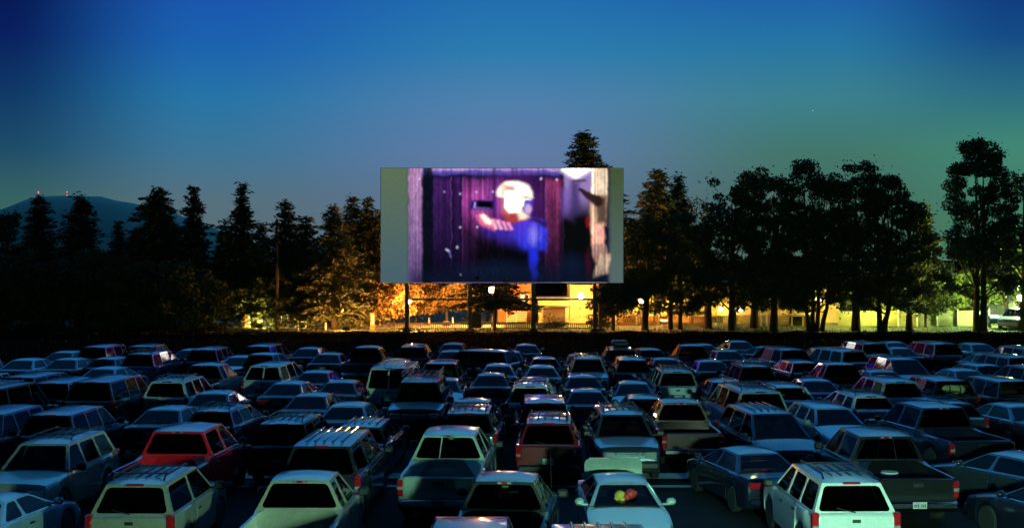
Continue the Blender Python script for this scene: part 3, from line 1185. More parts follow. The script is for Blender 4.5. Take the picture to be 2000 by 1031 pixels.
def film_frame(nx, ny):
    """soft night-time film picture, drawn with smooth shapes: colours in linear light"""
    u = (np.arange(nx) + .5) / nx
    v = (np.arange(ny) + .5) / ny
    U, V = np.meshgrid(u, v)
    rw = np.random.default_rng(8)

    def wob(n):
        q_ = rw.normal(0, 1, (n, n * 2))
        yi, xi = np.linspace(0, n - 1.01, ny), np.linspace(0, 2 * n - 1.01, nx)
        y0, x0 = yi.astype(int), xi.astype(int)
        fy, fx = (yi - y0)[:, None], (xi - x0)[None, :]
        g00, g01 = q_[np.ix_(y0, x0)], q_[np.ix_(y0, x0 + 1)]
        g10, g11 = q_[np.ix_(y0 + 1, x0)], q_[np.ix_(y0 + 1, x0 + 1)]
        return (g00 * (1 - fx) + g01 * fx) * (1 - fy) + (g10 * (1 - fx) + g11 * fx) * fy
    U = U + .0022 * wob(16) + .0012 * wob(40)
    V = V + .005 * wob(16) + .003 * wob(40)
    img = np.zeros((ny, nx, 3))

    def c(r, g_, b_):
        return np.array(lin(r, g_, b_)[:3])

    def ss(a, b_, x):
        t = np.clip((x - a) / (b_ - a), 0, 1)
        return t * t * (3 - 2 * t)

    def band(x, a, b_, s=.008):
        return ss(a - s, a + s, x) * (1 - ss(b_ - s, b_ + s, x))

    def over(mask, col):
        nonlocal img
        m_ = np.clip(mask, 0, 1)[..., None]
        img = img * (1 - m_) + (col if isinstance(col, np.ndarray) and col.ndim == 3 else np.array(col)) * m_

    def seg(x0, y0, x1, y1, w0, w1, s=.4):
        ax, ay = x0, y0 / 2.12
        bx, by = x1, y1 / 2.12
        px_, py_ = U, V / 2.12
        t = np.clip(((px_ - ax) * (bx - ax) + (py_ - ay) * (by - ay)) / ((bx - ax) ** 2 + (by - ay) ** 2), 0, 1)
        d = np.hypot(px_ - ax - t * (bx - ax), py_ - ay - t * (by - ay))
        w = w0 + (w1 - w0) * t
        return 1 - ss(w * (1 - s), w * (1 + s), d)

    def ell(cx, cy, rx, ry, s=.3):
        d = np.hypot((U - cx) / rx, (V - cy) / ry)
        return 1 - ss(1 - s, 1 + s, d)
    r = np.random.default_rng(5)

    def streak(n, lo, hi):
        g0 = r.uniform(lo, hi, n)
        base = np.interp(u, np.linspace(0, 1, n), g0)
        w = np.array([np.interp(v, np.linspace(0, 1, 14), r.uniform(.75, 1.2, 14)) for _ in range(nx // 6 + 2)])
        ww = w[(np.arange(nx) // 6)]
        k = np.ones(5) / 5
        ww = np.apply_along_axis(lambda q_: np.convolve(q_, k, 'same'), 0, ww)
        return (base[:, None] * ww).T
    grain = streak(240, .12, 1.75)
    def uu(x):
        return (157 + .2183 * x) / 475

    def pg(pts, s=.006):
        s = s * 1.5 + .003
        """soft convex polygon given in picture units (x 0..1466, y 0..1031)"""
        P_ = [(uu(x) * 2.12, y / 1031) for x, y in pts]
        area = sum(p_[0] * q_[1] - q_[0] * p_[1] for p_, q_ in zip(P_, P_[1:] + P_[:1]))
        if area < 0:
            P_ = P_[::-1]
        d = np.full(U.shape, 9.0)
        for (x0, y0), (x1, y1) in zip(P_, P_[1:] + P_[:1]):
            l_ = math.hypot(x1 - x0, y1 - y0)
            d = np.minimum(d, ((x1 - x0) * (V - y0) - (y1 - y0) * (U * 2.12 - x0)) / l_)
        return ss(-s, s, d)

    def tint(col, k):
        return c(*col)[None, None, :] * np.clip(k, .2, 1.9)[..., None]
    # dark interior
    img[:] = c(10, 12, 26)
    over(1 - V * .8, c(26, 20, 62))
    # boards, lit in a pool at mid height
    pool = np.exp(-((V - .3) / .17) ** 2)
    low = np.clip(1 - (V - .1) / .9, 0, 1)
    for a, b_, col, k in ((.215, .288, (74, 34, 104), .8), (.3, .335, (60, 24, 84), .7), (.338, .385, (172, 66, 156), .9), (.388, .44, (196, 84, 176), .95), (.443, .5, (170, 70, 156), .85), (.646, .68, (76, 28, 66), .75), (.682, .752, (140, 52, 96), .85)):
        amt = (.12 + .9 * pool) if .33 < a < .6 else (.25 + .75 * low)
        over(band(U, a, b_, .003) * band(V, .09, 1.0, .03) * amt * k * (.15 + .85 * low), tint(col, grain))
    for a in (.291, .337, .3865, .4415, .503, .681, .753):
        over(band(U, a - .0012, a + .0012, .001) * band(V, .08, .95, .02) * .5 * low, c(176, 100, 190))
    over(band(U, .503, .56, .01) * band(V, .08, .5, .04) * .9, c(20, 10, 40))
    over(band(U, .6, .645, .01) * band(V, .08, .6, .04) * .9, c(24, 14, 50))
    # top beam
    over((1 - ss(.035, .075, V)) * band(U, .115, .755), tint((80, 72, 160), .5 + .5 * grain))
    over((1 - ss(.008, .03, V)) * band(U, .12, .75) * np.clip(grain, 0, 1), c(176, 140, 196))
    # left post
    g2 = (c(178, 132, 178)[None, None, :] * (1 - .75 * V)[..., None] * (.4 + .65 * grain)[..., None] + c(26, 34, 110)[None, None, :] * V[..., None] * .8)
    over(band(U, .115, .168, .007), g2)
    over(band(U, .172, .212, .006) * .9, c(14, 20, 32))
    # right part: bright opening, misty shapes, rough post
    over(band(U, .756, .875, .004), c(16, 16, 20))
    over(band(U, .757, .872, .005) * (1 - ss(.2, .46, V)), c(140, 116, 176))
    over(pg([(905, -30), (1175, -30), (1172, 190), (1060, 120), (990, 150), (905, 215)], .02), c(255, 250, 250))
    over(pg([(905, 190), (990, 170), (1000, 470), (905, 440)], .03) * .7, c(112, 84, 170))
    over(pg([(985, 120), (1060, 130), (1075, 420), (985, 430)], .02) * .85, c(66, 46, 104))
    over(pg([(1000, 108), (1120, 106), (1120, 128), (1000, 134)], .005), c(92, 60, 100))
    over(pg([(905, 430), (1160, 460), (1200, 1031), (905, 1031)], .05) * .85, c(12, 16, 16))
    over(ell(uu(1000), .86, .05, .1, .9) * .5, c(20, 44, 84))
    over(pg([(1172, -30), (1312, -30), (1318, 250), (1160, 260)], .006), tint((232, 206, 176), grain))
    over(pg([(1160, 250), (1318, 240), (1300, 520), (1150, 510), (1146, 380)], .008), tint((196, 160, 130), grain))
    over(pg([(1152, 500), (1282, 500), (1290, 700), (1180, 690)], .008), tint((236, 168, 146), grain))
    over(pg([(1180, 680), (1296, 690), (1320, 840), (1205, 850)], .008), tint((170, 130, 120), grain))
    over(pg([(1260, 780), (1346, 770), (1330, 940), (1200, 975), (1205, 900)], .01), tint((206, 176, 150), grain))
    over(seg(uu(1070), .19, uu(1230), .29, .007, .022, .35), c(58, 34, 44))
    over(pg([(1200, 270), (1312, 250), (1312, 500), (1215, 500)], .02) * .85, c(50, 36, 32))
    over(ell(uu(1133), .47, .008, .05) * .8, c(140, 22, 28))
    over(ell(uu(1150), .84, .012, .12, .8) * .5, c(90, 24, 50))
    # blue shirt: raised sleeve and shoulder
    over(pg([(185, 540), (300, 520), (640, 600), (660, 740), (520, 735), (350, 660), (215, 600)], .035) * .9, tint((34, 36, 150), .7 + .3 * grain))
    over(pg([(450, 500), (600, 440), (740, 470), (772, 540), (765, 735), (560, 730), (440, 600)], .018), tint((40, 52, 205), .65 + .4 * grain))
    over(ell(uu(655), .58, .022, .075, .8) * .55 * np.clip(grain, 0, 1.2), c(150, 140, 230))
    over(pg([(560, 440), (640, 440), (770, 490), (770, 525), (620, 470)], .01) * .9, c(20, 20, 60))
    over(pg([(110, 620), (420, 690), (600, 760), (620, 1031), (90, 1031)], .05) * .9, c(10, 12, 18))
    over(pg([(600, 730), (690, 730), (676, 1010), (640, 1010)], .012), c(34, 46, 220))
    over(ell(uu(350), .9, .16, .08, .9) * .5, c(24, 44, 84))
    # head: pale cap with a brim, bright face, reddish shade, neck
    over(ell(uu(480), .3, .095, .24, .9) * .4, c(130, 50, 170))
    over(pg([(370, 390), (480, 390), (600, 440), (560, 480), (430, 490), (370, 440)], .012), c(168, 62, 66))
    over(pg([(500, 380), (560, 380), (602, 445), (530, 460)], .014), c(255, 232, 200))
    over(pg([(345, 200), (420, 190), (420, 420), (360, 400)], .02) * .8, c(200, 110, 110))
    over(pg([(560, 280), (640, 270), (640, 380), (610, 420), (560, 390)], .012), c(86, 60, 200))
    over(ell(uu(605), .36, .014, .045, .5) * .9, c(206, 170, 206))
    over(ell(uu(478), .225, .073, .118, .12) * (1 - ss(.255, .275, V + (U - uu(480)) * -.18)), c(255, 238, 214))
    over(pg([(540, 215), (628, 205), (640, 268), (560, 262)], .008), c(255, 240, 214))
    over(pg([(385, 215), (470, 200), (572, 228), (562, 345), (520, 395), (430, 410), (390, 350)], .009), c(255, 252, 240))
    over(pg([(400, 165), (470, 165), (478, 200), (405, 195)], .01) * .8, c(190, 90, 86))
    over(pg([(360, 150), (400, 130), (405, 240), (365, 250)], .014) * .6, c(250, 190, 150))
    over(pg([(525, 238), (600, 252), (628, 268), (560, 262)], .004) * .8, c(150, 70, 60))
    # reaching hand: palm edge and four fingers
    over(pg([(125, 425), (180, 405), (330, 480), (300, 560), (180, 520)], .014), c(214, 96, 140))
    over(pg([(165, 425), (200, 418), (285, 478), (275, 510), (215, 490)], .008), c(255, 236, 206))
    for k in range(4):
        over(pg([(268 + 48 * k, 462 + 8 * k), (300 + 48 * k, 462 + 8 * k), (330 + 46 * k, 548 + 3 * k), (305 + 46 * k, 552 + 3 * k)], .006), c(242, 176 - 12 * k, 196))
    # dark hand-held box with a pale rim
    over(pg([(80, 285), (296, 285), (296, 376), (80, 376)], .006), c(64, 40, 130))
    over(pg([(96, 296), (286, 296), (286, 366), (96, 366)], .004), c(26, 20, 72))
    over(pg([(150, 300), (262, 300), (262, 352), (150, 352)], .004), c(5, 5, 14))
    over(pg([(114, 305), (128, 305), (128, 366), (114, 366)], .003), c(170, 150, 226))
    over(pg([(128, 356), (250, 356), (250, 366), (128, 366)], .003) * .7, c(120, 100, 190))
    # latch and nails
    for x_, y_ in ((.262, .21), (.327, .215), (.393, .21), (.46, .205), (.327, .51), (.395, .51), (.66, .095), (.728, .095), (.315, .69), (.33, .925), (.16, .1)):
        over(ell(x_, y_, .004, .009, .6) * .8, c(200, 190, 235))
    over(seg(.268, .715, .282, .73, .004, .004), c(190, 190, 225))
    over(seg(.283, .73, .287, .78, .003, .002), c(110, 110, 180))
    # dim bottom
    over(ss(.8, 1.05, V) * band(U, .12, .95, .03) * .75, c(20, 36, 66))
    # cloth at both sides, its ambient light painted as a glowing gradient
    over(1 - ss(.104, .122, U), (c(92, 112, 84)[None, None, :] * (1 - V)[..., None] + c(70, 96, 108)[None, None, :] * V[..., None]))
    over(ss(.932, .955, U), (c(66, 84, 52)[None, None, :] * (1 - V)[..., None] + c(84, 104, 104)[None, None, :] * V[..., None]))
    # bark and board texture, contrast, cloth speckle
    tex = r.normal(0, 1, (ny, nx))
    for _ in range(9):
        tex = (np.roll(tex, 1, 0) + tex * 2 + np.roll(tex, -1, 0)) / 4
    tex = tex / tex.std()
    zone = np.clip(band(U, .115, .5) * .5 + band(U, .64, .745) * .5 + band(U, .866, .938) * .5, 0, 1) * (1 - ell(.55, .3, .1, .22, .4))
    img *= np.exp(.34 * tex * zone)[..., None]
    mid = band(U, .125, .93, .01)[..., None]
    lum = img.mean(2, keepdims=True)
    img = img * (1 - mid) + mid * img * np.clip((lum / .10) ** .16, .5, 1.2) * (1 - .35 * ss(.55, 1, V))[..., None]
    for ax in (0, 1, 0, 1):
        img = (np.roll(img, 1, ax) + img * 2.0 + np.roll(img, -1, ax)) / 4.0
    img *= r.normal(1, .05, (ny, nx, 1))
    # the projector's whites are far brighter than the picture can hold
    hot = ss(.72, 1.0, img.min(2))[..., None]
    return np.clip(img, 0, 1.4) * (1 + 6 * hot)


NX, NY = 440, 208
film = film_frame(NX, NY)
mesh = bpy.data.meshes.new('film_picture')
gx = np.linspace(sx0 + .04, sx1 - .04, NX + 1)
gz = np.linspace(SZ1 - .03, SZ0 + .03, NY + 1)
vv = np.zeros((NY + 1, NX + 1, 3))
vv[..., 0] = gx[None, :]
vv[..., 1] = SY - .012
vv[..., 2] = gz[:, None]
idx = np.arange((NX + 1) * (NY + 1)).reshape(NY + 1, NX + 1)
quads = np.stack([idx[:-1, :-1], idx[1:, :-1], idx[1:, 1:], idx[:-1, 1:]], -1).reshape(-1, 4)
scr = empty('drive_in_screen', ((sx0 + sx1) / 2, SY, 0))
tag(scr, 'huge drive-in movie screen on steel posts, glowing with a purple film scene', 'movie screen')
off = Vector(scr.location)
vv = vv.reshape(-1, 3) - np.array(off)
mesh.vertices.add(len(vv))
mesh.vertices.foreach_set('co', vv.ravel())
mesh.loops.add(quads.size)
mesh.loops.foreach_set('vertex_index', quads.ravel())
mesh.polygons.add(len(quads))
mesh.polygons.foreach_set('loop_start', np.arange(0, quads.size, 4))
mesh.update()
att = mesh.color_attributes.new('film', 'FLOAT_COLOR', 'CORNER')
cc = np.ones((len(quads), 4, 4), dtype=np.float32)
cc[..., :3] = film.reshape(-1, 1, 3)
att.data.foreach_set('color', cc.ravel())
m = bpy.data.materials.new('film_light')
m.use_nodes = True
nt = m.node_tree
nt.nodes.clear()
ca = nt.nodes.new('ShaderNodeVertexColor')
ca.layer_name = 'film'
em = nt.nodes.new('ShaderNodeEmission')
em.inputs[1].default_value = 1.0
oo = nt.nodes.new('ShaderNodeOutputMaterial')
nt.links.new(ca.outputs[0], em.inputs[0])
nt.links.new(em.outputs[0], oo.inputs[0])
mesh.materials.append(m)
o = bpy.data.objects.new('film_picture', mesh)
COL.objects.link(o)
o.parent = scr
M['screen'] = noise_mat('screen_sheet', (.42, .45, .42), (.5, .53, .5), 3, .8)
M['post'] = noise_mat('screen_post', (.06, .05, .04), (.12, .10, .075), 3, .6, bump=.1)


def local(mb_):
    mb_.v = [(a - off.x, b_ - off.y, c_ - off.z) for a, b_, c_ in mb_.v]
    return mb_


mb = MB()
mb.box(((sx0 + sx1) / 2, SY + .12, (SZ0 + SZ1) / 2), (sx1 - sx0, .24, SZ1 - SZ0), .02)
link('screen_panel', local(mb).mesh('screen_panel'), M['screen'], scr)
mb = MB()
for z in np.linspace(SZ0 + .4, SZ1 - .4, 6):
    mb.box(((sx0 + sx1) / 2, SY + .36, z), (sx1 - sx0 - .3, .2, .22), .02)
link('back_girts', local(mb).mesh('back_girts'), M['steel'], scr)
for px in (795, 918, 1042, 1165):
    for dx_, y_, w in (((0, SY + .55, .34), (.0, SY + 1.9, .26)) if px != 1165 else ((-.14, SY + .5, .3), (.32, SY + 1.4, .3))):
        x = at(px, 600, y_ / K).x + dx_ * 1.0
        mb = MB()
        mb.box((x, y_, (SZ1 - .5 + GZ) / 2), (w, w, SZ1 - .5 - GZ + .4), .02)
        mb.box((x, y_, GZ + .12), (w + .35, w + .35, .3), .03)
        link('post', local(mb).mesh('post'), M['post'], scr)
for z, y_ in ((at(0, 585, SY / K).z, SY + .75),):
    a, b_ = at(795, 585, y_ / K).x, at(1165, 585, y_ / K).x
    mb = MB()
    mb.box(((a + b_) / 2, y_, z), (b_ - a, .12, .16), .02)
    link('cross_beam', local(mb).mesh('cross_beam'), M['post'], scr)

# ------------------------------------------------------------------ trees
M['bark'] = noise_mat('bark', (.035, .025, .017), (.085, .062, .042), 5, .95, 8, .7, stretch=(1, 1, .2))
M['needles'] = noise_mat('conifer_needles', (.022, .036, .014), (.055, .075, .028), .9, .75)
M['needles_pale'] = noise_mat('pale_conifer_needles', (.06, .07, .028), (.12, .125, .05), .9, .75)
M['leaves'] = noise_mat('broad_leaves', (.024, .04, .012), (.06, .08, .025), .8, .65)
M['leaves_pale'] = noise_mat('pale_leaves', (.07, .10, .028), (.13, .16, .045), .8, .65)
M['leaves_amber_lit'] = noise_mat('amber_lit_leaves', (.16, .10, .03), (.26, .17, .05), .8, .65)  # amber lamp light put into the leaf colour
for k in ('needles', 'needles_pale', 'leaves', 'leaves_pale', 'leaves_amber_lit'):
    b = M[k].node_tree.nodes['Principled BSDF']
    b.inputs['Subsurface Weight'].default_value = 0
    b.inputs['Specular IOR Level'].default_value = .3


def cards_mesh(name, C, A, B):
    """leaf cards: centre C, half axes A and B (arrays n x 3)"""
    n = len(C)
    V = np.stack([C - A - B * .3, C - B * .3 + A * .2 - B * .7, C + A + B * .25, C + B], 1).reshape(-1, 3)
    me = bpy.data.meshes.new(name)
    me.vertices.add(len(V))
    me.vertices.foreach_set('co', V.ravel())
    me.loops.add(4 * n)
    me.loops.foreach_set('vertex_index', np.arange(4 * n))
    me.polygons.add(n)
    me.polygons.foreach_set('loop_start', np.arange(0, 4 * n, 4))
    me.update()
    me.materials.append(None)
    return me


def unit(n):
    a = rng.normal(size=(n, 3))
    return a / np.linalg.norm(a, axis=1)[:, None]


def conifer(px, top, rpx, Y, label, mat='needles', skirt=.1, open_=1.0, power=.78, lean=0.0, base=GZ, name='conifer_tree', gap=None):
    p = at(px, top, Y)
    h = p.z - base
    R = 1.32 * rpx / FPX * p.y
    Cs, As, Bs = [], [], []
    mt = MB()
    nW = int(max(18, h * 3.3))
    sz = .12 + .0105 * h
    for w in range(nW):
        t = skirt + (1 - skirt) * (w + rng.uniform(-.4, .4)) / nW
        t = min(max(t, skirt), .995)
        prof_ = (1 - t) ** power * (1.0 if t > .25 else .75 + t)
        rad = 1.3 * R * prof_ * (.7 + .55 * rng.random()) + .14
        nb = max(4, int(5 + 6 * prof_ * open_))
        a0 = rng.uniform(0, 2 * PI)
        for k in range(nb):
            if rng.random() < .16:
                continue
            a = a0 + 2 * PI * k / nb + rng.normal(0, .25)
            r1 = rad * rng.uniform(.5, 1.2)
            droop = rng.uniform(.05, .4)
            nn = max(4, int(r1 / sz * 2.6))
            q = (np.arange(nn) + rng.uniform(.2, .8, nn)) / nn
            d = np.array([math.cos(a), math.sin(a), 0])
            C = d[None] * (q * r1)[:, None]
            C[:, 2] = t * h - droop * r1 * q ** 1.5 + .18 * r1 * np.maximum(0, q - .75)
            spread = (sz * .9 * (1.15 - q * .7))[:, None]
            for rep in range(3):
                Cs.append(C + rng.normal(0, 1, (nn, 3)) * spread * np.array([1.3, 1.3, .8]))
                ax = unit(nn) * .55 + d[None]
                As.append(ax / np.linalg.norm(ax, axis=1)[:, None] * (sz * rng.uniform(.7, 1.3, nn))[:, None])
                bx = unit(nn) * np.array([1, 1, .5])
                Bs.append(bx * (sz * rng.uniform(.35, .7, nn))[:, None])
            if k % 2 == 0 and r1 > .5:
                mt.tube([(0, 0, t * h), (d[0] * r1 * .8, d[1] * r1 * .8, t * h - droop * r1 * .6)], [.05, .015], 3, False)
    o = empty(name, (p.x, p.y, base), 0)
    tag(o, label, 'tree', 'conifers behind the lot')
    o.rotation_euler = (0, lean, 0)
    mt.tube([(0, 0, -.3), (.03, 0, h * .3), (0, .04, h * .7), (0, 0, h * .985)], [.02 * h + .06, .016 * h + .05, .008 * h + .03, .015], 8)
    link('trunk', mt.mesh('conifer_trunk', 60), M['bark'], o)
    Cs, As, Bs = np.concatenate(Cs), np.concatenate(As), np.concatenate(Bs)
    if gap:
        keep = np.hypot(Cs[:, 0] - gap[0], Cs[:, 2] - gap[1]) > gap[2]
        Cs, As, Bs = Cs[keep], As[keep], Bs[keep]
    link('crown', cards_mesh('conifer_crown', Cs, As, Bs), M[mat], o)
    return o


def broadleaf(px, top, rpx, Y, label, stems=((0, 0),), mat='leaves', crown_from=.14, n_cl=70, leaf=.165, per=135, base=GZ, group='broadleaf trees behind the lot', name='broadleaf_tree', squash=1.0, lean=0.0, egg=.5):
    p = at(px, top, Y)
    h = p.z - base
    R = 1.22 * rpx / FPX * p.y
    Cs, As, Bs = [], [], []
    mt = MB()
    z0 = crown_from * h
    cl = []
    n_cl = int(n_cl * 1.2)
    for i in range(n_cl):
        t = rng.beta(1.15, 1.2)
        z = z0 + (h - z0) * t
        env = max(.2, math.sin(min(1, max(.03, (t * .9 + .05)) ** (egg + .2)) * PI) ** .5)
        rr = R * env * math.sqrt(rng.uniform(.05, 1)) * .95
        a = rng.uniform(0, 2 * PI)
        cl.append((rr * math.cos(a) + lean * h * t, rr * math.sin(a) * squash, min(z, h - .2), rng.uniform(.35, .62) * (R / 2.6) ** .5))
    for (x, y, z, s) in cl:
        nn = int(per * (s / .5) ** 1.6)
        d = unit(nn) * (rng.uniform(.15, 1, nn) ** .45)[:, None] * s * np.array([1.25, 1.25, .85])
        Cs.append(d + np.array([x, y, z]))
        As.append(unit(nn) * (leaf * rng.uniform(.5, 1.1, nn))[:, None])
        Bs.append(unit(nn) * (leaf * rng.uniform(.35, .7, nn))[:, None])
    # thin sprays that break the outline
    ns = int(n_cl * 9)
    k = rng.integers(0, n_cl, ns)
    cc_ = np.array([c_[:3] for c_ in cl])[k]
    o_ = unit(ns) * rng.uniform(.6, 1.35, (ns, 1)) * np.array([1, 1, .8])
    Cs.append(cc_ + o_)
    As.append(unit(ns) * leaf * .8)
    Bs.append(unit(ns) * leaf * .45)
    tr = .022 * h + .05
    for (sx_, tilt) in stems:
        top_x = sx_ + tilt * h * .45 + lean * h * .4
        path = [(sx_, 0, -.3), (sx_ + tilt * h * .12, .04, z0 * .5), (sx_ + tilt * h * .28 + lean * h * .1, -.03, z0), (top_x, 0, h * .62), (top_x + lean * h * .2, .1, h * .85)]
        q = 1 / math.sqrt(len(stems))
        mt.tube(path, [tr * q * 1.25, tr * q, tr * .85 * q, tr * .45 * q, .03], 8)
        sub = [c_ for c_ in cl][:: max(1, len(cl) // 16)]
        for (x, y, z, s) in sub:
            zs = max(z0 * .8, z * .55)
            f_ = zs / (h * .62)
            st = (sx_ + (top_x - sx_) * min(1, f_), 0, zs)
            mid = ((st[0] + x) / 2 + rng.normal(0, .1), y / 2 + rng.normal(0, .1), (zs + z) / 2 + .1)
            mt.tube([st, mid, (x, y, z)], [tr * .3 * q, tr * .18 * q, .015], 4, False)
    o = empty(name, (p.x, p.y, base))
    tag(o, label, 'tree', group)
    link('trunk', mt.mesh('leafy_trunk', 60), M['bark'], o)
    link('crown', cards_mesh('leafy_crown', np.concatenate(Cs), np.concatenate(As), np.concatenate(Bs)), M[mat], o)
    return o


# conifers along the left, from the edge of the picture to the screen
for args in (
    (78, 383, 40, 92, 'narrow dark conifer standing under the first red hill beacon', dict(power=0.55)),
    (158, 380, 44, 91, 'dark conifer with a bushy foot, beside the hill mast with two beacons', dict(power=0.55)),
    (231, 431, 26, 93, 'smallest pointed conifer between the bushy dark conifer and the tall ragged one', {}),
    (263, 446, 28, 95, 'low thin conifer tucked behind the tall broad dark conifer', {}),
    (310, 366, 56, 91, 'tall broad dark conifer rising behind the hedge', dict(power=0.5)),
    (378, 363, 46, 92, 'ragged conifer with wide gaps between its top branches', dict(open_=.5, power=.8)),
    (440, 428, 44, 93, 'blunt conifer just before the slender spire-shaped conifer', {}),
    (474, 358, 52, 90, 'slender spire-shaped conifer, tallest before the utility pole', dict(power=1.0)),
    (512, 436, 34, 94, 'short conifer behind the utility pole', {}),
    (558, 388, 58, 90, 'broad tiered conifer just past the utility pole', dict(open_=.7)),
    (598, 420, 54, 89, 'full conifer with amber-lit lower branches, past the tiered conifer', {}),
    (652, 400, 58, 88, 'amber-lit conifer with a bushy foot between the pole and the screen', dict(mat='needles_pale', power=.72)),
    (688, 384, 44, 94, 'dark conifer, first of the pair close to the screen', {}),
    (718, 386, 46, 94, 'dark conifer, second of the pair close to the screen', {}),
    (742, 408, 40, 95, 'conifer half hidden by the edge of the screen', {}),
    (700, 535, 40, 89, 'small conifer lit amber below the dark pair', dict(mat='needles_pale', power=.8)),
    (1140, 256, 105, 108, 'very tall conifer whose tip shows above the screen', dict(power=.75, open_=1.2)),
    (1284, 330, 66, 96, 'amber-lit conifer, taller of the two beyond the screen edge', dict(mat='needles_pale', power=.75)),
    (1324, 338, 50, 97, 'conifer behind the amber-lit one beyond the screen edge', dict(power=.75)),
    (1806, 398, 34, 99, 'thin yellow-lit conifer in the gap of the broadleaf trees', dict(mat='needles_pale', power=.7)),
    (966, 505, 62, 85.6, 'dark conifer with flat tiers in front of the lamp below the screen', dict(open_=.6, power=.5, skirt=.33, gap=(-.25, 3.4, .55))),
):
    px, top, rp, Y, lab, kw = args
    conifer(px, top, rp, Y, lab, **kw)

for args in (
    (15, 418, 36, 90, 'round-topped dark tree at the very edge beside the first conifer', {}),
    (768, 545, 52, 89, 'pale tree with hanging foliage lit amber beside the first screen post', dict(mat='leaves_amber_lit', crown_from=.28)),
    (872, 535, 62, 95, 'orange-lit tree under the screen between two posts', dict(mat='leaves_amber_lit', crown_from=.3, n_cl=70)),
    (812, 560, 46, 97, 'dim amber tree behind the first screen post', dict(mat='leaves_amber_lit', crown_from=.3)),
    (1238, 408, 58, 86, 'dark tree with a leaning trunk just past the screen edge', dict(stems=((.9, .05),), n_cl=70, crown_from=.2)),
    (1198, 545, 44, 85.5, 'low dark tree hiding the last screen post', dict(n_cl=45, crown_from=.35)),
    (1318, 415, 60, 86, 'dark tree with two straight trunks before the long low building', dict(stems=((-.35, 0), (.45, .01)), n_cl=70)),
    (1383, 380, 52, 88, 'airy tree with bare branches showing against the sky', dict(n_cl=34, per=60, crown_from=.3)),
    (1430, 345, 70, 85, 'dark tree with one straight trunk in front of the bright wall lamp', dict(n_cl=85)),
    (1474, 332, 52, 88, 'dark tree behind the straight trunk, beside the bright wall lamp', dict(n_cl=55)),
    (1512, 345, 66, 84.5, 'dark tree with a thick trunk, right of the bright wall lamp', dict(n_cl=80)),
    (1590, 316, 78, 84.5, 'tallest dark tree of the clump, with four splayed stems', dict(stems=((-.45, -.05), (-.1, 0), (.25, .03), (.6, .12)), n_cl=100)),
    (1672, 320, 64, 85, 'dark tree with a single stout trunk beside the four-stemmed tree', dict(n_cl=85)),
    (1722, 345, 62, 84.5, 'dark tree with a forked trunk', dict(stems=((-.1, -.04), (.15, .12)), n_cl=75)),
    (1776, 392, 48, 85, 'slim dark tree last before the gap with the yellow-lit conifer', dict(n_cl=52)),
    (1912, 278, 70, 84.5, 'great dark tree with twin trunks near the white van', dict(stems=((-.2, 0), (.38, 0)), n_cl=120, crown_from=.2, egg=.32)),
    (2000, 338, 56, 86, 'dark tree cut by the picture edge past the twin-trunk tree', dict(n_cl=60)),
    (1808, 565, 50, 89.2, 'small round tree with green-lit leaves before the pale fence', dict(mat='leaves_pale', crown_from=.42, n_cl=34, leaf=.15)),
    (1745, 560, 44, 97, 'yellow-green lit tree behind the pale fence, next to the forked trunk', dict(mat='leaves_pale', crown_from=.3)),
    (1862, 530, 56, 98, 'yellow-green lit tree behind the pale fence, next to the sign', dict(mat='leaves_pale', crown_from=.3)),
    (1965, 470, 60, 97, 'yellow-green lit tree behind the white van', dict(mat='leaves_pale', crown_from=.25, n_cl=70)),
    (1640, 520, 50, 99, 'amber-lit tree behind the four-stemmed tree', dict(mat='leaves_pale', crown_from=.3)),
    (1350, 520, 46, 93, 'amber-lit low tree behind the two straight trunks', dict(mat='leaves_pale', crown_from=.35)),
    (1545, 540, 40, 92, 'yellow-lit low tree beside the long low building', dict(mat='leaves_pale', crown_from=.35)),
):
    px, top, rp, Y, lab, kw = args
    broadleaf(px, top, rp, Y, lab, **kw)

# hedge of tall shrubs on the left
hl_ = ['dark tall shrub at the picture edge, first of the hedge', 'dark shrub of the hedge under the narrow conifer', 'dark shrub of the hedge under the bushy-footed conifer',
       'dark green shrub of the hedge in front of the smallest conifer', 'rounded green shrub of the hedge with a pale top', 'wide green shrub of the hedge below the tall broad conifer',
       'dark shrub of the hedge below the ragged conifer', 'last dark shrub of the hedge, beside the wire fence']
for i, (px, top, rp) in enumerate(((5, 498, 62), (62, 492, 60), (120, 500, 60), (178, 492, 56), (228, 500, 58), (290, 506, 66), (350, 512, 60), (398, 540, 46))):
    broadleaf(px, top, rp, 84.5 + (i % 3) * .7, hl_[i], name='shrub', crown_from=.02, n_cl=64, per=90, leaf=.17, group='shrubs of the hedge')
for px, top, rp, lab in ((590, 590, 26, 'small dark bush under the full amber-lit conifer'), (1085, 628, 13, 'rounded low bush before the brown garage door'), (1066, 630, 10, 'little bush beside the stair of the stucco house'), (1172, 612, 20, 'dark bush at the foot of the last screen post')):
    broadleaf(px, top, rp, 88.5, lab, name='bush', crown_from=.02, n_cl=26, per=60, leaf=.13, group='low bushes near the buildings')

# ------------------------------------------------------------------ lamps
LAMPS = {}


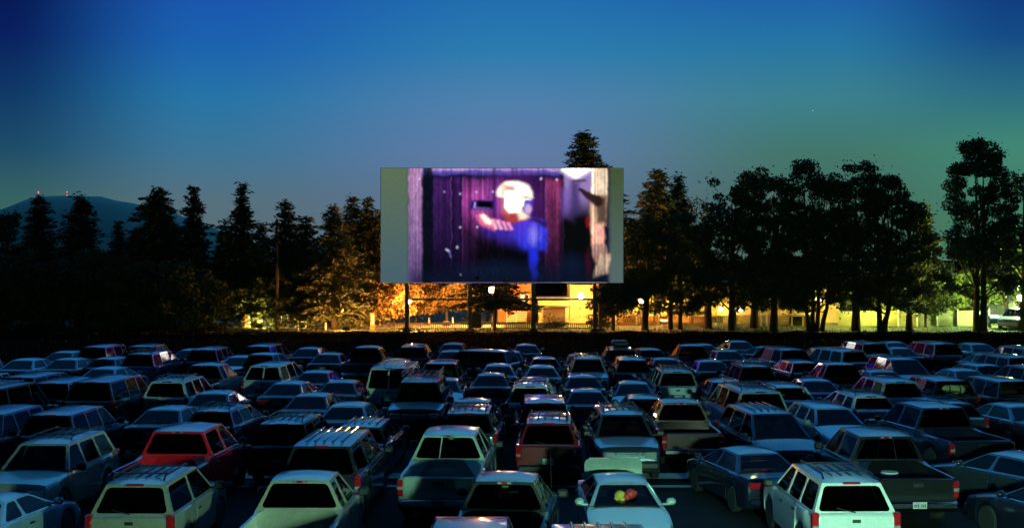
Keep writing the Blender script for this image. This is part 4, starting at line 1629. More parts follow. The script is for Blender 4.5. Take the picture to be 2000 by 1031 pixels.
def street_lamp(px, py, Y, colour, power, label, rad=.2, style='post', base=GZ):
    p = at(px, py, Y)
    key = (colour, power)
    if key not in LAMPS:
        LAMPS[key] = emit('lamp_glow', colour, power / (PI * rad * rad))
    r = tag(empty('street_lamp' if style == 'post' else 'wall_lamp', (p.x, p.y, base if style == 'post' else p.z)), label, 'lamp')
    z = p.z - base if style == 'post' else 0
    mb_ = MB()
    if style == 'post':
        mb_.lathe([(.11, 0), (.09, .25), (.05, .4), (.045, z - .32), (.09, z - .3), (.1, z - .24)], 10)
        link('pole', mb_.mesh('lamp_pole'), M['steel'], r)
        mb_ = MB()
        mb_.lathe([(.24, z + rad + .02), (.17, z + rad + .08), (.04, z + rad + .15)], 10)
        link('cap', mb_.mesh('lamp_cap'), M['steel'], r)
    else:
        mb_.box((0, .32, .02), (.16, .5, .12), .03)
        mb_.box((0, .05, rad + .03), (.5, .5, .04), .01)
        link('bracket', mb_.mesh('lamp_bracket'), M['steel'], r)
    mb_ = MB()
    n = 8
    mb_.lathe([(max(.02, rad * math.sin(PI * k / n)), z - rad * math.cos(PI * k / n)) for k in range(n + 1)], 10)
    link('bulb', mb_.mesh('lamp_bulb', 180), LAMPS[key], r)
    return r


street_lamp(961, 566, 88.6, (1, .38, .08), 800, 'lit globe lamp shining through the tiered conifer below the screen', .26)
street_lamp(1134, 578, 92.2, (1, .56, .13), 200, 'bright lamp washing the pale wall below the screen', .24, 'wall')
street_lamp(1408, 604, 94.6, (1, .72, .16), 40, 'bright yellow wall lamp on the long building behind the straight trunk', .16, 'wall')
street_lamp(1447, 606, 94.6, (1, .66, .18), 30, 'second smaller wall lamp on the long building', .12, 'wall')
street_lamp(1992, 583, 88.8, (.72, 1, .35), 900, 'greenish lit street lamp beside the white van', .26)
street_lamp(1716, 576, 88.6, (.85, .8, .14), 230, 'added yellow lit street lamp by the forked trunk, there to light the pale fence', .2)  # added lamp, partly hidden by the forked tree, to light the fence
street_lamp(1252, 588, 92.5, (1, .42, .08), 260, 'assumed orange lit street lamp between the screen edge and the two straight trunks', .18)  # assumed lamp, for the orange light on the long building
street_lamp(1600, 585, 92, (1, .72, .15), 90, 'added amber lit street lamp behind the four-stemmed tree', .18)  # added lamp, for more amber light among the trees
street_lamp(799, 588, 85.6, (1, .40, .08), 420, 'added amber lit lamp hidden behind the first screen post to light the trees', .16)  # lamp added out of sight behind the post, to turn the trees amber
street_lamp(500, 618, 90, (.9, .8, .25), 26, 'assumed small yellow path lamp by the wire fence', .12)  # assumed lamp, put here for the light on the fence posts



def uplight(px, py, Y, colour, power, aim, label):
    """ground floodlight added to brighten the trees: hooded box, lit face away from the lot"""
    p_ = at(px, py, Y)
    r_ = tag(empty('floodlight', (p_.x, p_.y, GZ)), label, 'lamp')  # unseen lamp, added for its light on the trees
    q = Vector(aim).to_track_quat('Y', 'Z').to_matrix()
    mb_ = MB()
    mb_.box(tuple(q @ Vector((0, -.12, 0)) + Vector((0, 0, .35))), (.6, .2, .45), .03, q)
    mb_.tube([(0, 0, -.1), (0, 0, .2)], .05, 6)
    link('housing', mb_.mesh('uplight_housing'), M['steel'], r_)
    mb_ = MB()
    mb_.box(tuple(q @ Vector((0, -.005, 0)) + Vector((0, 0, .35))), (.5, .02, .36), .004, q)
    link('lens', mb_.mesh('uplight_lens'), emit('added_uplight_glow', colour, power / (.5 * .36)), r_)


uplight(676, 648, 84.4, (1, .42, .09), 330, (-.25, 1, .7), 'added ground floodlight aimed up at the amber-lit conifers beside the screen')
uplight(590, 648, 88.2, (1, .50, .12), 330, (.1, 1, .8), 'added ground floodlight aimed up at the full conifer')
uplight(506, 646, 87.6, (.9, .62, .15), 170, (-.1, 1, .8), 'added ground floodlight aimed up at the slender spire-shaped conifer')
uplight(1296, 640, 91.8, (1, .46, .09), 900, (.0, 1, 1.4), 'added ground floodlight aimed up at the two conifers past the screen edge')
uplight(1850, 640, 92.5, (.8, 1, .2), 420, (-.05, 1, .9), 'added ground floodlight behind the pale fence aimed up at the trees')
uplight(1745, 640, 92.5, (.95, .9, .2), 240, (.1, 1, .9), 'second added ground floodlight behind the pale fence, nearer the forked trunk')
uplight(872, 640, 90.2, (1, .42, .1), 160, (0, 1, .5), 'added ground floodlight aimed at the orange-lit tree under the screen')
# assumed floodlight below the view, for the green light on the nearest cars
r = tag(empty('floodlight', (5.0, 10.0, 3.4)), 'assumed pale green floodlight on a short mast below the view, lighting the nearest cars', 'lamp')
mb = MB()
mb.box((0, -.22, 0), (.9, .2, .5), .04)
mb.tube([(0, -.3, 0), (0, -.45, -.6), (0, -.45, -3.4)], .05, 6)
link('housing', mb.mesh('assumed_flood_housing'), M['steel'], r)
mb = MB()
mb.box((0, -.1, 0), (.8, .03, .42), .005)
FLOOD = 1050
link('lens', mb.mesh('assumed_flood_lens'), emit('assumed_flood_glow', (.40, 1, .64), FLOOD / (.8 * .42)), r)

# ------------------------------------------------------------------ buildings behind the screen
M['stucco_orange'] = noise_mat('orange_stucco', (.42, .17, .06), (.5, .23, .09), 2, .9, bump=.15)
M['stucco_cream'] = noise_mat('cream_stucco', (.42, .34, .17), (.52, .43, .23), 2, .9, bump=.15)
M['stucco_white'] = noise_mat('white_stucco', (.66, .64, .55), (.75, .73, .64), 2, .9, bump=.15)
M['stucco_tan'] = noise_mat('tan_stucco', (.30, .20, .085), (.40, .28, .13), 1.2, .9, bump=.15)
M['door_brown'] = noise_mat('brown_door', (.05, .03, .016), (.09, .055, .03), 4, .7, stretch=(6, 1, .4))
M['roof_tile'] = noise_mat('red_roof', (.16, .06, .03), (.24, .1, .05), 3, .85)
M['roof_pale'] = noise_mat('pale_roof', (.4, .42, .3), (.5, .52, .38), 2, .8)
M['dark_pane'] = noise_mat('dark_pane', (.012, .016, .014), (.03, .035, .03), 3, .15)
M['lit_pane'] = emit('lit_window', (1, .85, .5), 1.3)
M['iron'] = noise_mat('iron_fence', (.015, .014, .012), (.035, .03, .025), 8, .6)
M['white_post'] = noise_mat('white_post', (.6, .58, .5), (.75, .72, .62), 5, .6)
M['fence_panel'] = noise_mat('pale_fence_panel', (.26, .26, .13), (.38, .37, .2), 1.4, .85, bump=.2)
M['wire'] = noise_mat('cable', (.01, .01, .01), (.02, .02, .02), 5, .7)


def block(parent, name, px0, px1, py0, py1, Y, depth, mat, bev=.0, base=None):
    a, b_ = at(px0, py0, Y), at(px1, py1, Y)
    Y = a.y
    z1 = a.z
    z0 = b_.z if base is None else base
    mb_ = MB()
    mb_.box(((a.x + b_.x) / 2 - parent.location.x, Y + depth / 2 - parent.location.y, (z0 + z1) / 2 - parent.location.z), (b_.x - a.x, depth, z1 - z0), bev)
    return link(name, mb_.mesh(name), M[mat] if isinstance(mat, str) else mat, parent)


# two-storey house
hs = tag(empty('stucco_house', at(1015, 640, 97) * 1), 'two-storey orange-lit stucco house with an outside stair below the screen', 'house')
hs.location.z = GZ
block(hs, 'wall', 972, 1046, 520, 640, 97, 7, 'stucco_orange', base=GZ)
block(hs, 'roof', 966, 1052, 512, 520, 96.6, 8, 'roof_tile')
w = block(hs, 'window', 1016, 1034, 574, 592, 96.94, .08, 'stucco_white')
block(hs, 'pane', 1018, 1024, 576, 590, 96.90, .05, 'lit_pane').parent = w
block(hs, 'pane', 1025.5, 1032, 576, 590, 96.90, .05, 'dark_pane').parent = w
for k in range(7):
    block(hs, 'stair_slat', 990 + (k % 2) * 0 + max(0, 26 - 5 * k) * .6, 1028, 604 + 3.6 * k, 606 + 3.6 * k, 95.6 - .02 * k, .2, 'white_post')
for px in (990, 1008, 1028):
    block(hs, 'stair_post', px - .8, px + .8, 602, 636, 95.9, .1, 'white_post', base=GZ)

# garage with bright wall
gh = tag(empty('garage_building', at(1105, 640, 94)), 'low cream garage building with a brown door and a brightly lit pale wall', 'building')
gh.location.z = GZ
block(gh, 'wall', 1052, 1113, 586, 640, 94.3, 6, 'stucco_cream', base=GZ)
block(gh, 'wall', 1113.3, 1166, 556, 640, 94.0, 6.3, 'stucco_tan', base=GZ)
block(gh, 'roof', 1050, 1113, 582, 586, 93.9, 6.6, 'stucco_white')
d = block(gh, 'garage_door', 1061, 1104, 601, 634, 94.2, .12, 'door_brown', base=GZ + .02)
for k in range(4):
    q = block(gh, 'door_panel', 1062.5 + 10.3 * k, 1071.5 + 10.3 * k, 603, 633, 94.17, .05, 'door_brown', base=GZ + .08)
    q.parent = d
block(gh, 'canopy', 1058, 1112, 592, 597, 93.5, .8, 'stucco_cream')
block(gh, 'step', 1090, 1152, 636, 639, 93.2, .8, 'path', base=GZ - .05)

# long low building
lb = tag(empty('long_low_building', at(1380, 640, 96)), 'long low tan building with small windows behind the dark trees', 'building')
lb.location.z = GZ
block(lb, 'wall', 1168, 1400, 572, 640, 96, 8, 'stucco_tan', base=GZ)
block(lb, 'wall', 1400.5, 1640, 560, 640, 95.6, 8.4, 'stucco_tan', base=GZ)
block(lb, 'roof', 1164, 1646, 551, 560, 95.2, 9.4, 'roof_tile')
for px, py0, py1, w_ in ((1223, 603, 610, 12), (1228, 622, 636, 22), (1400, 617, 632, 24), (1434, 618, 628, 14), (1573, 600, 610, 18)):
    f_ = block(lb, 'window', px - w_ / 2, px + w_ / 2, py0, py1, 95.52 if px >= 1400 else 95.92, .1, 'stucco_white' if py1 - py0 < 9 else 'door_brown')
    block(lb, 'pane', px - w_ / 2 + 1.2, px - .6, py0 + 1.2, py1 - 1.2, 95.46 if px >= 1400 else 95.86, .08, 'dark_pane').parent = f_
    block(lb, 'pane', px + .6, px + w_ / 2 - 1.2, py0 + 1.2, py1 - 1.2, 95.46 if px >= 1400 else 95.86, .08, 'lit_pane' if px == 1223 else 'dark_pane').parent = f_

# carport with louvres
cp = tag(empty('carport', at(1570, 640, 91)), 'open dark carport with louvres beside the four-stemmed tree', 'carport')
cp.location.z = GZ
block(cp, 'back_wall', 1548, 1592, 618, 637, 92.2, .15, 'dark_pane', base=GZ)
block(cp, 'roof', 1546, 1594, 614, 617.5, 90.6, 2.2, 'stucco_cream')
for px in (1547, 1569, 1592):
    block(cp, 'post', px - 1.2, px + 1.2, 617.5, 637, 90.7, .12, 'stucco_cream', base=GZ)
for k in range(5):
    block(cp, 'louvre', 1571, 1590.5, 620 + 3.4 * k, 621.6 + 3.4 * k, 90.9, .08, 'stucco_tan')

# houses beyond the pale fence
hb = tag(empty('tiled_house', at(1880, 640, 104)), 'low house with a red tiled roof seen over the pale fence', 'house')
hb.location.z = GZ
block(hb, 'wall', 1826, 1915, 603, 640, 104, 7, 'stucco_cream', base=GZ)
block(hb, 'roof', 1820, 1922, 596, 603, 103.4, 8, 'roof_tile')
for px in (1842, 1868, 1893):
    f_ = block(hb, 'window', px - 6, px + 6, 605, 616, 103.93, .1, 'stucco_white')
    block(hb, 'pane', px - 5, px + 5, 606, 615, 103.88, .08, 'dark_pane').parent = f_
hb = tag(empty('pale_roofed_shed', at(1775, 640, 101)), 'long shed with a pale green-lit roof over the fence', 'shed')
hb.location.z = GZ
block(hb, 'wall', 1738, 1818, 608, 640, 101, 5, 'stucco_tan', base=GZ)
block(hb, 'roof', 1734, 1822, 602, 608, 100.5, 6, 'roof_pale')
# pale corner building at the picture edge
hb = tag(empty('corner_building', at(2010, 640, 99)), 'green-white lit wall of a building behind the white van', 'building')
hb.location.z = GZ
block(hb, 'wall', 1978, 2080, 568, 640, 99, 6, 'stucco_white', base=GZ)
block(hb, 'roof', 1974, 2084, 562, 568, 98.6, 7, 'roof_pale')

# ------------------------------------------------------------------ fences
def picket_fence(px0, px1, py_top, Y, label, step, mat='iron', w=.05, posts=(), post_mat='white_post', rails=(.15, .85), base=GZ):
    a, b_ = at(px0, py_top, Y), at(px1, py_top, Y)
    r_ = tag(empty('picket_fence', (a.x, a.y, base)), label, 'fence')
    hgt = a.z - base
    me = MB()
    me.box((0, 0, hgt / 2), (w, .03, hgt))
    me = me.mesh('picket', 0)
    n = int((b_.x - a.x) / step)
    for k in range(n):
        link('picket', me, M[mat], r_, (k * step, 0, 0))
    for t in rails:
        mb_ = MB()
        mb_.box(((b_.x - a.x) / 2, .04, hgt * t), (b_.x - a.x, .04, .06))
        link('rail', mb_.mesh('fence_rail'), M[mat], r_)
    for px in posts:
        mb_ = MB()
        mb_.box((at(px, 600, Y).x - a.x, -.06, hgt * .56), (.13, .1, hgt * 1.12), .01)
        link('post', mb_.mesh('fence_post'), M[post_mat], r_)
    return r_


picket_fence(744, 1166, 630, 87.2, 'dark iron picket fence running below the screen', .16, posts=())
picket_fence(1168, 1400, 617, 91.5, 'slatted fence with white posts before the orange wall', .15, mat='stucco_orange', w=.10, posts=(1203, 1243, 1287, 1379))
picket_fence(1402, 1545, 615, 91.2, 'slatted brown fence under the bright wall lamp', .15, mat='stucco_tan', w=.1, posts=(1486, 1497))
picket_fence(1345, 1460, 640, 86.8, 'low row of white stakes along the lawn edge', .42, mat='white_post', w=.14, rails=())
picket_fence(1490, 1595, 639, 87.0, 'low pale stake edging before the carport', .42, mat='white_post', w=.1, rails=())
picket_fence(1060, 1142, 657, 80.55, 'short row of amber-lit stakes on the bank below the screen', .25, mat='white_post', w=.07, rails=(), base=.1)

# pale panel fence on the right
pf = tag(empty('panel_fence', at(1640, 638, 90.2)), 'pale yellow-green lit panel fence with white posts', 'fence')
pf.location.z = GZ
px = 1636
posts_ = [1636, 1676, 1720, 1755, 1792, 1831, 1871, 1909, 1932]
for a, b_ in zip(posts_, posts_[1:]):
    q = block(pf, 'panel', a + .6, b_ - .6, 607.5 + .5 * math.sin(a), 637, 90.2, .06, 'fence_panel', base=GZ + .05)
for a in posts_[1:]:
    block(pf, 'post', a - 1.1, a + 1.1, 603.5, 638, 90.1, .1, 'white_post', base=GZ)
sg = tag(empty('small_sign', at(1905, 640, 89.6)), 'small white sign board on a post before the pale fence', 'sign')
sg.location.z = GZ
block(sg, 'post', 1904.2, 1906, 615, 640, 89.65, .06, 'white_post', base=GZ)
block(sg, 'board', 1900, 1909, 607, 616, 89.6, .03, 'white_post')

# wire fence on the left
wf = tag(empty('wire_fence', at(415, 636, 90)), 'low green wire fence beside the hedge', 'fence')
wf.location.z = GZ
M['fence_green'] = noise_mat('green_fence', (.04, .08, .03), (.08, .13, .05), 4, .7)
M['post_lit'] = M['white_post']
for a in (420, 450, 506, 536, 580):
    block(wf, 'post', a - .6, a + .6, 616, 634, 90.05, .05, 'fence_green', base=GZ)
for py in (616, 623, 631.5):
    block(wf, 'rail', 420, 580, py, py + 1, 90.1, .03, 'fence_green')
for k in range(60):
    block(wf, 'wire', 421 + k * 2.66, 421.25 + k * 2.66, 617, 632, 90.12, .006, 'fence_green')
gp = tag(empty('gate_post', at(484, 636, 88.6)), 'thick pale gate pillar lit orange beside the wire fence', 'gate post')
gp.location.z = GZ
block(gp, 'pillar', 478, 485, 614, 634, 88.6, .3, 'stucco_orange', base=GZ)
block(gp, 'stile', 486, 488.4, 613, 634, 88.5, .1, 'white_post', base=GZ)
gp = tag(empty('metal_gate', at(558, 636, 88.6)), 'small square-framed metal gate between the pole and the full conifer', 'gate')
gp.location.z = GZ
for a, b_, c_, d_ in ((549, 550.5, 614, 632), (561, 563, 613, 632), (550.5, 561, 614, 615.6), (550.5, 561, 630, 631.5)):
    block(gp, 'frame_bar', a, b_, c_, d_, 88.6, .06, 'white_post')
block(gp, 'gate_mesh', 550.6, 560.9, 615.8, 629.8, 88.64, .02, 'fence_green')
pl = tag(empty('paved_path', at(650, 634, 89)), None)
bpy.data.objects.remove(pl)
mb = MB()
mb.poly([(at(620, 0, 86.8).x, 86.8 * K, GZ + .06), (at(985, 0, 86.8).x, 86.8 * K, GZ + .06), (at(985, 0, 92.4).x, 92.4 * K, GZ + .06), (at(620, 0, 92.4).x, 92.4 * K, GZ + .06)])
tag(link('path', mb.mesh('path', 0), M['path']), 'pale path lit amber below the conifers', kind='structure')
# kiosk pillar and bollards
M['sign_lit'] = noise_mat('pale_sign', (.5, .5, .42), (.62, .62, .5), 5, .6)
kp = tag(empty('sign_pillar', at(727, 648, 86.4)), 'tall narrow pale sign pillar beside the first screen post', 'sign')
kp.location.z = GZ
block(kp, 'pillar', 723, 731.5, 611, 648, 86.4, .25, 'stucco_orange', base=GZ)
block(kp, 'sign_face', 724.2, 730.5, 613, 634, 86.34, .05, 'sign_lit')
for k in range(4):
    block(kp, 'notice', 725.2, 729.5, 614.5 + 5 * k, 618 + 5 * k, 86.32, .02, 'white_post')
labs = ['short white bollard beside the gate pillar', 'short white bollard under the tiered conifer', 'short white bollard at the foot of the amber-lit conifer', 'short white bollard right beside the sign pillar', 'short white bollard under the orange-lit tree', 'short white bollard near the second screen post']
for (px, py), lab in zip(((524, 648), (582, 645), (636, 640), (742, 634), (838, 628), (884, 626)), labs):
    Yb = (CAM_H - GZ) * 2000 / (py - HOR + 4)
    Yb = min(Yb, 94)
    a = at(px, py, Yb)
    r = tag(empty('bollard', (a.x, a.y, GZ)), lab, 'bollard', 'white bollards on the lawn')
    mb = MB()
    mb.lathe([(.08, 0), (.075, .55), (.05, .6)], 8)
    link('post', mb.mesh('bollard_post'), M['white_post'], r)
    mb = MB()
    mb.lathe([(.083, .42), (.083, .5)], 8)
    link('band', mb.mesh('bollard_band'), M['roof_tile'], r)
# dark bin beside the second post
db = tag(empty('waste_container', at(928, 650, 86)), 'dark waste container beside the second screen post', 'bin')
db.location.z = GZ
mb = MB()
mb.box((0, 0, .75), (1.1, .8, 1.1), .06)
link('body', mb.mesh('bin_body'), M['iron'], db)
mb = MB()
mb.box((0, -.02, 1.34), (1.16, .86, .08), .03)
link('lid', mb.mesh('bin_lid'), M['iron'], db)
mb = MB()
for s in (1, -1):
    mb.lathe([(.12, -.04), (.12, .04)], 10, 'x', (s * .4, .3, .12))
link('wheels', mb.mesh('bin_wheels'), M['tyre'], db)

# ------------------------------------------------------------------ utility pole and wires
up = tag(empty('utility_pole', at(541, 642, 87)), 'tall wooden utility pole with a crossarm among the conifers', 'utility pole')
up.location.z = GZ
top = at(541, 428, 87).z - GZ
mb = MB()
mb.tube([(0, 0, -.3), (0, 0, top)], [.17, .11], 10)
link('pole', mb.mesh('pole', 60), M['bark'], up)
mb = MB()
mb.box((0, -.12, top - .45), (1.9, .1, .12), .01)
link('crossarm', mb.mesh('crossarm'), M['bark'], up)
ins = MB()
ins.lathe([(.03, 0), (.06, .05), (.04, .1), (.06, .14), (.02, .18)], 8)
ins = ins.mesh('insulator')
for dx_ in (-.85, -.3, .3, .85):
    link('insulator', ins, M['white_post'], up, (dx_, -.12, top - .39))
for k, (dz_, dx_) in enumerate(((-.28, -.85), (-.28, .85), (-3.2, 0))):
    p0 = Vector((up.location.x + dx_, 87 * K - .12, GZ + top + dz_))
    p1 = at(-420, 455 + 30 * (k == 2) + 6 * k, 98)
    mb = MB()
    pts = []
    for i in range(25):
        t = i / 24
        q = p0.lerp(p1, t)
        q.z -= 4 * .9 * t * (1 - t)
        pts.append(q)
    mb.tube(pts, .022, 4)
    tag(link('overhead_cable', mb.mesh('overhead_cable'), M['wire']), ['upper overhead cable running from the utility pole over the hedge', 'second overhead cable running from the utility pole over the hedge', 'lowest overhead cable running from the utility pole over the hedge'][k], 'cable', 'overhead cables')

# ladder-like rack and tank near the white van
rk = tag(empty('cable_reel_rack', at(1943, 636, 89)), 'blue-lit tank on a low rack between the twin trunks and the white van', 'tank')
rk.location.z = GZ
mb = MB()
mb.lathe([(.05, -.62), (.36, -.55), (.36, .55), (.05, .62)], 14, 'x', (0, 0, .75))
M['blue_tank'] = noise_mat('blue_tank', (.16, .3, .45), (.24, .4, .56), 4, .4)
link('tank', mb.mesh('tank'), M['blue_tank'], rk)
mb = MB()
for s in (-.45, .45):
    mb.box((s, 0, .2), (.08, .6, .4))
link('rack', mb.mesh('tank_rack'), M['steel'], rk)

